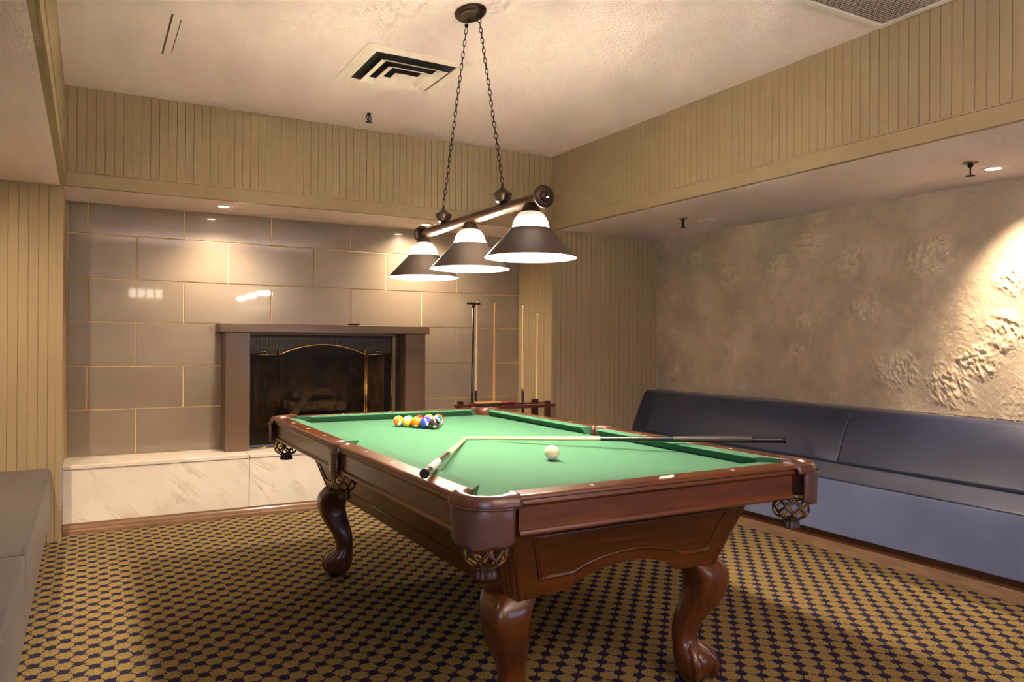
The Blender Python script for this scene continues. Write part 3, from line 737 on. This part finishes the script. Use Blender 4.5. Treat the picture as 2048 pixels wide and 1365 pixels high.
def make_ball(num, colname, col, stripe, a, b_, spot, axis, label):
    """spot: direction of the number disc, axis: pole of the stripe"""
    z = axis; x = (spot-z*spot.dot(z)); x = x.normalized() if x.length > 1e-3 else z.orthogonal().normalized(); y = z.cross(x)
    mb = sphere(MB(), (0, 0, 0), RB, 32, 20)
    o = mb.build('billiard_ball', ball_mat(colname+('_stripe' if stripe else ''), col, stripe), smooth='all')
    c, s_ = cos(TR), sin(TR)
    o.matrix_world = Matrix((x, y, z)).transposed().to_4x4()
    o.location = (TX+a*c-b_*s_, TY+a*s_+b_*c, ZBED+RB+.0003)
    o.rotation_euler = Matrix((x, y, z)).transposed().to_euler()
    # number disc, laid on the sphere around local +X
    def onto(u, v, k): 
        d = Vector((sqrt(max(0, 1-(u*u+v*v)/RB**2)), u/RB, v/RB)); return tuple(d.normalized()*RB*k)
    sp = MB(); r0 = RB*.36; vs = [onto(0, 0, 1.004)]; fs = []
    for q in range(1, 4):
        for j in range(24): vs.append(onto(r0*q/3*cos(2*pi*j/24), r0*q/3*sin(2*pi*j/24), 1.004))
    for j in range(24): fs.append((0, 1+j, 1+(j+1) % 24))
    for q in (0, 1):
        for j in range(24): fs.append((1+q*24+j, 1+(q+1)*24+j, 1+(q+1)*24+(j+1) % 24, 1+q*24+(j+1) % 24))
    sp.add(vs, fs, 0)
    tv, tf = digit_mesh(str(num), RB*(.62 if num < 10 else .5)); sp.add([onto(u, v, 1.010) for u, v, _ in tv], tf, 1)
    sp.build('number_spot', [M['ivory'], M['black']], o, smooth=False)
    return tag(o, label, 'billiard ball', 'racked billiard balls')
YEL, BLU, RED, PUR, ORA, GRN, MAR, BLK = (238, 184, 20), (36, 56, 160), (204, 44, 30), (92, 34, 130), (240, 116, 16), (12, 136, 70), (136, 30, 26), (34, 30, 30)
s3 = RB*sqrt(3)*1.004; s1 = RB*2.004
def rk(row, i): return ((i-row/2)*s1, .565+row*s3)
balls = [
 (8, 'black', BLK, 0, rk(0, 0), D(-.15, .75, -.62), D(.9, 0, .4), 'solid black eight ball at the tip of the rack'),
 (2, 'blue', BLU, 0, rk(1, 0), D(.62, .72, -.12), D(0, .1, 1), 'solid blue two ball in the rack, left of the black ball'),
 (15, 'maroon', MAR, 1, rk(1, 1), D(.3, -.5, -.8), D(.25, .62, .74), 'white ball with maroon stripe in the rack, directly right behind the black ball'),
 (5, 'orange', ORA, 0, rk(2, 0), D(0, .72, -.66), D(1, 0, 0), 'solid orange five ball in the front left edge of the rack'),
 (4, 'purple', PUR, 0, rk(2, 1), D(.2, -.7, .1), D(0, 0, 1), 'solid purple ball at the middle of the rack, behind the blue ball'),
 (10, 'blue', BLU, 1, rk(2, 2), D(.4, -.8, -.2), D(-.60, .45, .52), 'white ball with blue stripe on the right edge of the rack'),
 (9, 'yellow', YEL, 1, rk(3, 0), D(-.6, .7, -.6), D(.12, .30, .92), 'yellow striped ball with white top on the left edge of the rack'),
 (11, 'red', RED, 1, rk(3, 1), D(0, -.8, .1), D(.88, .42, -.35), 'red striped ball in the fourth row of the rack, behind the orange ball'),
 (12, 'purple', PUR, 1, rk(3, 2), D(0, -.8, -.2), D(-.1, .5, .8), 'white topped purple striped ball inside the rack, in front of the solid yellow ball'),
 (14, 'green', GRN, 1, rk(3, 3), D(.4, -.8, -.3), D(-.82, .35, .40), 'white ball with green stripe on the right edge of the rack'),
 (13, 'orange', ORA, 1, rk(4, 0), D(-.3, -.9, .2), D(.66, .32, -.62), 'orange striped ball at the far left corner of the rack'),
 (6, 'green', GRN, 0, rk(4, 1), D(0, -.8, 0), D(0, 0, 1), 'solid green ball in the back row of the rack, beside the orange striped ball'),
 (7, 'maroon', MAR, 0, rk(4, 2), D(.2, -.8, .2), D(0, 0, 1), 'solid maroon ball at the middle of the back row of the rack'),
 (1, 'yellow', YEL, 0, rk(4, 3), D(0, -.8, 0), D(0, 0, 1), 'solid yellow ball in the back row of the rack'),
 (3, 'red', RED, 0, rk(4, 4), D(.10, .75, -.60), D(0, 0, 1), 'solid red ball at the far right corner of the rack'),
]
for q in balls: make_ball(q[0], q[1], q[2], q[3], q[4][0], q[4][1], q[5], q[6], q[7])
cb = sphere(MB(), (0, 0, 0), RB, 40, 24).build('cue_ball', M['ivory'], smooth='all', loc=(TX-.009, TY-.569, ZBED+RB+.0003))
tag(cb, 'plain ivory white cue ball alone near the front of the table', 'billiard ball')

# ------------------------------------------------------------------ cues
def TP(a, b_, z): return Vector((TX+a*cos(TR)-b_*sin(TR), TY+a*sin(TR)+b_*cos(TR), z))
def make_cue(p, q, stops, label, group=None, rt_=.0062, rb_=.0145, extra=None, bumper=True):
    """p tip, q butt; stops: list of (t0, t1, material key, part name)"""
    d = q-p; Ln = d.length; rot = d.to_track_quat('Z', 'Y').to_euler()
    o = bpy.data.objects.new('pool_cue', None); C.objects.link(o); o.location = p; o.rotation_euler = rot; o.empty_display_size = .05
    tag(o, label, 'pool cue', group)
    for t0, t1, mk, nm in stops:
        r0, r1 = rt_+(rb_-rt_)*t0, rt_+(rb_-rt_)*t1
        prof_ = [(.0001, t0*Ln), (r0, t0*Ln+.0005)]+[(r0+(r1-r0)*k/6, (t0+(t1-t0)*k/6)*Ln) for k in range(1, 6)]+[(r1, t1*Ln-.0005), (.0001, t1*Ln)]
        MB().lathe(prof_, seg=18).build(nm, M[mk], o, smooth=True)
    return o
cueA = make_cue(TP(-.052, .095, ZBED+.0075), TP(-.712, -.990, .8480), [(0, .006, 'wrap', 'tip'), (.006, .022, 'ivory', 'ferrule'), (.022, .546, 'maple', 'shaft'), (.546, .762, 'black', 'forearm'), (.762, .93, 'wrap', 'wrap'), (.93, .992, 'black', 'butt_sleeve'), (.992, 1, 'iron', 'bumper')],
    'maple cue with grey wrap resting on the left rail', 'cues lying on the table')
cueB = make_cue(TP(-.050, .128, ZBED+.0075), TP(.824, -.953, .8525), [(0, .006, 'wrap', 'tip'), (.006, .022, 'ivory', 'ferrule'), (.022, .467, 'maple', 'shaft'), (.467, .687, 'black', 'forearm'), (.687, .91, 'greygrip', 'wrap'), (.91, .992, 'black', 'butt_sleeve'), (.992, 1, 'iron', 'bumper')],
    'maple cue with long black butt resting across the right rail', 'cues lying on the table')

# ------------------------------------------------------------------ hanging lamp
LX, LY = 1.568, 3.175
lamp = thing('pool_table_light', 'dark bronze three-shade light hanging on chains over the table', 'hanging light', (LX, LY, ZC-.001))
def P(x, y, z): return (x-LX, y-LY, z-(ZC-.001))
ZBAR = 1.803; yA, yB = 2.545, 3.79
MB().tube([P(LX, yA, ZBAR), P(LX, yB, ZBAR)], .0245, 24).build('bar', M['brushed'], lamp, smooth=True)
for ye, sg in ((yA, -1), (yB, 1)):
    prof_ = [(.0255, .03), (.030, .012), (.044, .006), (.0455, 0), (.0455, -.005), (.040, -.009), (.024, -.011), (.022, -.018), (.016, -.022), (.010, -.024), (.008, -.030), (.011, -.034), (.009, -.040), (.0001, -.046)]
    MB().lathe([(r_, z) for r_, z in prof_] if sg < 0 else [(r_, -z) for r_, z in prof_], P(LX, ye, ZBAR), 28, axis='Y').build('end_cap', M['bronze'], lamp, smooth=True)
for k, ys in enumerate((2.645, 3.205, 3.768)):
    o = P(LX, ys, 0)
    sh = MB().lathe([(.079, 1.690-ZBAR), (.083, 1.688-ZBAR), (.084, 1.683-ZBAR), (.186, 1.572-ZBAR), (.188, 1.569-ZBAR)], seg=48)
    shade = sh.build('shade', M['shade'], lamp, smooth=True, loc=P(LX, ys, ZBAR))
    MB().lathe([(.078, 1.689-ZBAR), (.082, 1.682-ZBAR), (.185, 1.5715-ZBAR), (.188, 1.569-ZBAR)], seg=48).build('shade_lining', M['inner'], shade, smooth=True)
    gp = [(.0375, 1.757), (.052, 1.748), (.062, 1.733), (.070, 1.713), (.0755, 1.690), (.0765, 1.682)]
    MB().lathe([(r_, z-1.72) for r_, z in gp], seg=64).build('glass_dome', M['glow'], lamp, smooth='all', loc=P(LX, ys, 1.72))
    MB().lathe([(.014, 1.792-ZBAR), (.026, 1.788-ZBAR), (.029, 1.782-ZBAR), (.041, 1.758-ZBAR), (.041, 1.753-ZBAR), (.030, 1.753-ZBAR)], P(LX, ys, ZBAR), 28).build('fitter', M['bronze'], lamp, smooth=True)
    bl = sphere(MB(), (0, 0, 0), .028, 20, 12, sz=1.1).build('bulb', M['bulb'], lamp, smooth='all', loc=P(LX, ys, 1.655))
    bl.visible_shadow = True
    light('pendant_bulb', 'POINT', (LX, ys, 1.655), 165, HOT, lamp, shadow_soft_size=.036)
for ya, yc, yt in ((2.887, 2.887, 3.126), (3.512, 3.512, 3.259)):
    MB().lathe([(.016, 1.826), (.024, 1.832), (.030, 1.836), (.040, 1.862), (.042, 1.868), (.041, 1.872), (.026, 1.880), (.020, 1.887), (.012, 1.892), (.007, 1.900), (.006, 1.912), (.0001, 1.913)], P(LX, ya, 0), 24).build('loop_holder', M['bronze'], lamp, smooth=True)
    top, bot = Vector((LX, yt, 2.728)), Vector((LX, ya, 1.918)); n = 31; d = (bot-top); pt = d.length/n; d.normalize()
    side = Vector((1, 0, 0)); oth = d.cross(side).normalized(); mb = MB()
    for i in range(n):
        c = top+d*pt*(i+.5); hl, hw_ = pt*.5+.0050, .0068
        a0 = (pi/2 if i % 2 else 0)+random.uniform(-.35, .35)+.5
        s_ = side*cos(a0)+oth*sin(a0); path = []
        for j in range(12):
            t = 2*pi*j/12; path.append(Vector(P(*(c+d*hl*cos(t)+s_*hw_*sin(t)))))
        mb.tube(path, .0018, 5, loop=True)
    mb.build('chain', M['iron'], lamp, smooth='all')
mb = MB().lathe([(1, 0), (1, -.008), (.93, -.012), (.86, -.014), (.82, -.022), (.70, -.026), (.0001, -.028)], seg=36, sx=.066, sy=.098)
mb.build('canopy', M['bronze'], lamp, smooth=True, loc=P(LX-.022, LY-.003, ZC-.001))
for yt, rr in ((3.126, .009), (3.259, .009), (3.19, .006)):
    kn = MB().lathe([(rr, 0), (rr, -.010), (rr*.6, -.014), (.0001, -.016)], P(LX-(.02 if rr < .008 else 0), yt, ZC-.024), 12)
    kn.build('canopy_knob', M['iron'], lamp, smooth=True)

# ------------------------------------------------------------------ ceiling fittings
def downlight(x, y, lit, label, power=0, aim=None, size=84):
    t = thing('downlight', label, 'ceiling light', (x, y, ZB), 0, 'recessed downlights')
    MB().lathe([(.034, -.001), (.036, -.005), (.056, -.005), (.060, -.0005)], seg=32).build('trim_ring', M['white'], t, smooth='all')
    MB().lathe([(.0001, -.0030), (.030, -.0030), (.035, -.0015)], seg=24).build('lamp', M['spotglow'] if lit else M['chrome'], t, smooth='all')
    if power:
        d = Vector(aim)-Vector((x, y, ZB)); q = d.to_track_quat('-Z', 'Y').to_euler()
        light('downlight_beam', 'SPOT', (x, y, ZB-.012), power, SPOTC, t, rot=q, spot_size=R(size), spot_blend=1.0, shadow_soft_size=.03)
    return t
downlight(.817, 5.554, True, 'lit round downlight above the left end of the tiled fireplace wall', 90, (.817, 5.72, 1.2), 120)
downlight(2.33, 5.558, True, 'lit round downlight above the tiled wall, seen just beyond the far lamp shade', 120, (2.36, 5.71, 1.2), 150)
downlight(4.143, 2.225, True, 'lit round downlight in the lowered ceiling above the right bench', 220, (4.40, 2.10, 1.2), 92)
downlight(4.083, 4.275, False, 'unlit round downlight in the lowered ceiling near the far corner')
downlight(-.52, 3.9, True, 'lit round downlight in the lowered ceiling above the left bench', 140, (-.50, 4.9, .7), 115)
downlight(-.52, 1.9, True, 'lit round downlight above the left bench, nearer the viewer', 30, (-.52, 2.0, .4), 110)
def sprinkler(x, y, z, label):
    t = thing('sprinkler_head', label, 'sprinkler', (x, y, z), 0, 'ceiling sprinklers')
    MB().lathe([(.036, 0), (.034, -.005), (.016, -.008), (.0001, -.009)], seg=24).build('escutcheon', M['chrome'] if z < 2.5 else M['whitemetal'], t, smooth=True)
    MB().lathe([(.013, -.006), (.013, -.022), (.009, -.026), (.0001, -.027)], seg=12).build('body', M['iron'], t, smooth=True)
    f = MB()
    for s_ in (1, -1): f.tube([(s_*.010, 0, -.018), (s_*.022, 0, -.032), (s_*.022, 0, -.048), (s_*.008, 0, -.062), (0, 0, -.066)], .0038, 6)
    f.tube([(0, 0, -.026), (0, 0, -.060)], .004, 8)
    f.build('frame_arms', M['iron'], t, smooth='all', rot=(0, 0, R(30)))
    MB().lathe([(.0001, -.066), (.020, -.067), (.024, -.070), (.0001, -.071)], seg=20).build('deflector', M['iron'], t, smooth=True)
sprinkler(1.636, 4.90, ZC, 'small sprinkler head on the raised ceiling, between vent and panelled wall')
sprinkler(3.854, 4.28, ZB, 'sprinkler head in the lowered ceiling near the far right corner')
sprinkler(3.909, 2.212, ZB, 'sprinkler head beside the lit downlight above the right bench')
# square diffuser
vx, vy = 1.555, 4.065
vt_ = thing('air_diffuser', 'cream square louvred air diffuser on the raised ceiling', 'vent', (vx, vy, ZC))
def sqring(o_, i_, zo, zi, th=.002):
    m_ = MB(); vs = []
    for r_, z in ((o_, zo), (i_, zi), (i_, zi+th), (o_, zo+th)):
        vs += [(-r_, -r_, z), (r_, -r_, z), (r_, r_, z), (-r_, r_, z)]
    fs = []
    for q in range(4):
        for j in range(4): fs.append((q*4+j, q*4+(j+1) % 4, ((q+1) % 4)*4+(j+1) % 4, ((q+1) % 4)*4+j))
    return m_.add(vs, fs)
sqring(.305, .235, -.003, -.010, .003).build('frame', M['whitemetal'], vt_)
MB().add([(-.235, -.235, -.002), (.235, -.235, -.002), (.235, .235, -.002), (-.235, .235, -.002)], [(0, 1, 2, 3)]).build('duct', M['dark'], vt_)
for o_, i_, zo, zi in ((.190, .150, -.034, -.014), (.128, .088, -.040, -.020), (.066, .020, -.046, -.026)):
    sqring(o_, i_, zo, zi, .002).build('louvre', M['whitemetal'], vt_)
    sqring(o_+.004, o_-.001, zo, zo, .002).build('louvre', M['whitemetal'], vt_)
box((-.066, -.066, -.0475), (.066, .066, -.0455)).build('centre_plate', M['whitemetal'], vt_)
for a in ((0, 1), (1, 0)):
    for s_ in (1, -1):
        p0 = (a[0]*s_*.235, a[1]*s_*.235, -.008); p1 = (a[0]*s_*.03, a[1]*s_*.03, -.030)
# return grille near the right upper wall
rg = thing('return_grille', 'white egg-crate return air grille at the edge of the raised ceiling', 'vent', (3.035, 2.02, ZC))
gf = MB(); w_, h_ = .305, .305
gf.box((-w_, -h_, -.012), (w_, -h_+.032, -.0005)).box((-w_, h_-.032, -.012), (w_, h_, -.0005)).box((-w_, -h_+.032, -.012), (-w_+.032, h_-.032, -.0005)).box((w_-.032, -h_+.032, -.012), (w_, h_-.032, -.0005))
gf.build('frame', M['white'], rg, bevel=.002)
box((-w_+.03, -h_+.03, -.0015), (w_-.03, h_-.03, -.0008)).build('filter', M['dark'], rg)
gg = MB(); nn = 40
for i in range(nn):
    x = -w_+.032+(2*w_-.064)*(i+.5)/nn
    gg.box((x-.0011, -h_+.032, -.0062), (x+.0011, h_-.032, -.0042)); gg.box((-w_+.032, x-.0011, -.0062), (w_-.032, x+.0011, -.0042))
gg.build('grid', plain('grille_grid', (196, 178, 160), .5), rg)
# open seams of the ceiling access panel
struct(box((.334, 3.904, ZC-.0012), (.343, 4.466, ZC-.0002)).build('trim_7', plain('seam_shadow_gap', (96, 74, 48), .9)))
struct(box((.379, 3.957, ZC-.0012), (.383, 4.425, ZC-.0002)).build('trim_8', plain('seam_gap_thin', (90, 70, 50), .9)))

# ------------------------------------------------------------------ benches
def bench(name, label, xs, xf, sgn_, y0, y1, seams, seat_seams, zt0, back_top, mt, mf):
    """xf front plane of the seat, xs wall plane; sgn_ +1 when the wall is at larger x"""
    t = thing(name, label, 'bench', ((xs+xf)/2, (y0+y1)/2, 0))
    ox, oy = (xs+xf)/2, (y0+y1)/2
    def q(p): return (p[0]-ox, p[1]-oy, p[2])
    g = .003
    bx = sorted((xf+sgn_*.09, xs-sgn_*g)); box(q((bx[0], y0, .001)), q((bx[1], y1, .128))).build('plinth', M['rackwoodZ'], t)  # darker wood puts the shade under the seat into the colour
    ys = [y0]+seat_seams+[y1]
    for a, b_ in zip(ys[:-1], ys[1:]):
        n = 12; top, frt = [], []
        for i in range(n+1):
            u = i/n; y = a+.002+(b_-a-.004)*u; bul = .006*sin(pi*u)
            frt.append([q(p) for p in ((xf+sgn_*.022, y, .13), (xf+sgn_*.004, y, .13), (xf-sgn_*bul*.6, y, .20), (xf-sgn_*bul, y, .32), (xf, y, .425), (xf+sgn_*.003, y, .439), (xf+sgn_*.022, y, .440))])
            top.append([q(p) for p in ((xs-sgn_*g, y, .13), (xf+sgn_*.024, y, .13), (xf+sgn_*.024, y, .438), (xf+sgn_*.001, y, .4405), (xf+sgn_*.004, y, .447), (xf+sgn_*.024, y, zt0), (xs-sgn_*.32, y, zt0+bul), (xs-sgn_*g, y, zt0))])
        MB().rings(top).build('seat', M[mt], t, smooth=True, bevel=.006, bseg=2, angle=60)
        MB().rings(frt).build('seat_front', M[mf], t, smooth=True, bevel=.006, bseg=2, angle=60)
    ys = [y0]+seams+[y1]
    for a, b_ in zip(ys[:-1], ys[1:]):
        rs = []; n = 12
        for i in range(n+1):
            u = i/n; y = a+.002+(b_-a-.004)*u; bul = .012*min(1, 6*min(u, 1-u))
            d1, d2 = .285, .115
            ring = [(xs-sgn_*g, y, zt0+.004), (xs-sgn_*(d1-.01), y, zt0+.004), (xs-sgn_*(d1+bul*.5), y, zt0+.02), (xs-sgn_*(.5*(d1+d2)+.02+bul), y, (zt0+back_top)/2), (xs-sgn_*(d2+.03), y, back_top-.02), (xs-sgn_*(d2), y, back_top), (xs-sgn_*g, y, back_top)]
            rs.append([q(p) for p in ring])
        MB().rings(rs).build('backrest', M[mt], t, smooth=True, bevel=.016, bseg=3, angle=60)
    return t
bench('upholstered_bench', 'long navy bench with front panel lightened as if lit, along the textured right wall', XR-.002, 3.765, 1, -1.0, Y2-.010, [1.12, 3.21], [.9], .452, .806, 'vinyl', 'lit_navy')
struct(box((3.838, -1.0, 0.001), (3.852, Y2-.012, .062)).build('baseboard_right', M['basewood'], bevel=.002))
bench('upholstered_bench', 'navy upholstered bench, browned as if in warm light, along the left wall, seen at the left edge', XL+.004, -.190, -1, .4, Y2-.012, [1.2, 3.22], [1.2, 3.22], .450, .806, 'warm_lit_navy', 'warm_lit_navy')

# ------------------------------------------------------------------ cue rack in the corner
RK = Vector((2.90, 5.285, 0))
rkt = thing('cue_rack', 'low dark red wood cue rack standing in front of the hearth', 'cue rack', RK)
def K_(p): return (p[0]-RK.x, p[1]-RK.y, p[2])
box(K_((2.49, 5.15, .705)), K_((3.30, 5.235, .730))).build('top_rail', M['rackwood'], rkt, bevel=.003)
box(K_((2.52, 5.335, .705)), K_((3.34, 5.415, .730))).build('top_rail', M['rackwood'], rkt, bevel=.003)
for x in (2.56, 3.235):
    for y in (5.175, 5.385):
        box(K_((x-.019, y-.019, .001)), K_((x+.019, y+.019, .705))).build('post', M['rackwoodZ'], rkt, bevel=.003)
        box(K_((x-.019, y-.019, .730)), K_((x+.019, y+.019, .758))).build('post_top', M['rackwoodZ'], rkt, bevel=.003)
box(K_((2.50, 5.16, .09)), K_((3.29, 5.41, .115))).build('bottom_shelf', M['rackwood'], rkt, bevel=.003)
for x in (2.72, 2.87, 2.96, 3.14):
    box(K_((x-.008, 5.235, .708)), K_((x+.008, 5.335, .722))).build('divider', M['rackwood'], rkt, bevel=.002)
cy_ = 5.285
def rack_cue(xb, xt, zt, stops, label, rb=.0145, rt_=.0065):
    return make_cue(Vector((xt, cy_+.012, zt)), Vector((xb, cy_, .117)), stops, label, 'cues standing in the rack', rt_, rb)
def st(zt, zj): 
    t = (zt-zj)/(zt-.117); return [(0, .005, 'black', 'tip'), (.005, .02, 'ivory', 'ferrule'), (.02, t, 'maple', 'shaft'), (t, 1, 'black', 'butt')]
rack_cue(2.640, 2.660, 1.557, st(1.557, .845), 'maple cue with black butt at the left of the rack, beside the black bridge stick')
rack_cue(2.810, 2.815, 1.538, [(0, .02, 'pine', 'tip'), (.02, 1, 'pine', 'shaft')], 'plain honey coloured cue without black butt in the rack', .0165)
t3 = st(1.533, .845); c3 = rack_cue(3.072, 3.073, 1.533, t3, 'cue with gold collar above its black butt, in the right half of the rack')
Ln3 = 1.416; MB().lathe([(.0108, 0), (.0112, .002), (.0112, .028), (.0108, .03)], seg=16).build('collar', M['brass'], c3, smooth=True, loc=(0, 0, Ln3*((1.533-.845)/(1.416))-.012))
rack_cue(3.222-.020, 3.214, 1.471, st(1.471, .765), 'shorter pale cue with white ferrule nearest the right end of the rack')
# bridge stick
br = thing('bridge_stick', 'black mechanical bridge stick at the left end of the rack', 'bridge stick', (2.592, cy_-.035, .117))
MB().tube([(0, 0, 0), (.006, .003, .70), (.012, .006, 1.405)], [.0125, .0105, .0075], 14).build('stick', M['black'], br, smooth='all')
hd = MB().box((-.045, -.002, 1.398), (.070, .006, 1.412))
for k in range(5): hd.lathe([(.004, 0), (.004, .007), (.0001, .008)], (-.038+k*.025, .002, 1.410), 8)
hd.lathe([(.011, 1.375), (.011, 1.402), (.0001, 1.403)], (.012, .002, 0), 12)
hd.build('bridge_head', M['iron'], br, bevel=.001)
# table brush and small box on the rack
tbz = .7305
bs = thing('table_brush', 'table brush with honey wood back and black bristles lying on the rack', 'brush', (2.700, 5.180, tbz))
MB().box((-.112, -.020, .0205), (.114, .022, .036)).build('handle', M['pine'], bs, bevel=.005, bseg=3)
MB().add([(-.095, -.014, 0), (.100, -.014, 0), (.100, .016, 0), (-.095, .016, 0), (-.108, -.018, .0205), (.110, -.018, .0205), (.110, .020, .0205), (-.108, .020, .0205)],
         [(0, 3, 2, 1), (4, 5, 6, 7), (0, 1, 5, 4), (1, 2, 6, 5), (2, 3, 7, 6), (3, 0, 4, 7)]).build('bristles', M['bristle'], bs)
cbx = thing('chalk_box', 'small black box with orange red edges lying on the cue rack', 'box', (2.87, 5.192, tbz))
MB().box((-.060, -.028, .002), (.062, .028, .026)).build('box_body', M['blackmetal'], cbx)
ed = MB()
for x in (-.060, -.020, .062):
    ed.tube([(x, -.028, .002), (x, -.028, .026), (x, .028, .026)], .0022, 6)
for y, z in ((-.028, .0025), (-.028, .026), (.028, .026)): ed.tube([(-.060, y, z), (.062, y, z)], .0022, 6)
ed.build('red_edging', M['red'], cbx, smooth='all')

# ------------------------------------------------------------------ wall light on the rear wall (mirrored in the glass tiles)
wlx = .349*(1+(Y1-YR)/Y1); wlz = 1.225+(1.552-1.225)*(1+(Y1-YR)/Y1)
ws = thing('wall_light', 'crystal wall light with four lamps, mirrored in the glass tiles', 'wall light', (wlx, YR, wlz))
MB().box((-.26, .001, -.05), (.26, .02, .05)).build('back_plate', M['chrome'], ws, bevel=.003)
for k in range(4):
    MB().lathe([(.045, -.07), (.052, -.05), (.046, -.03), (.053, -.01), (.046, .01), (.053, .03), (.045, .06), (.0001, .062)], (-.195+.13*k, .075, 0), 12).build('crystal_shade', M['crystal'], ws)
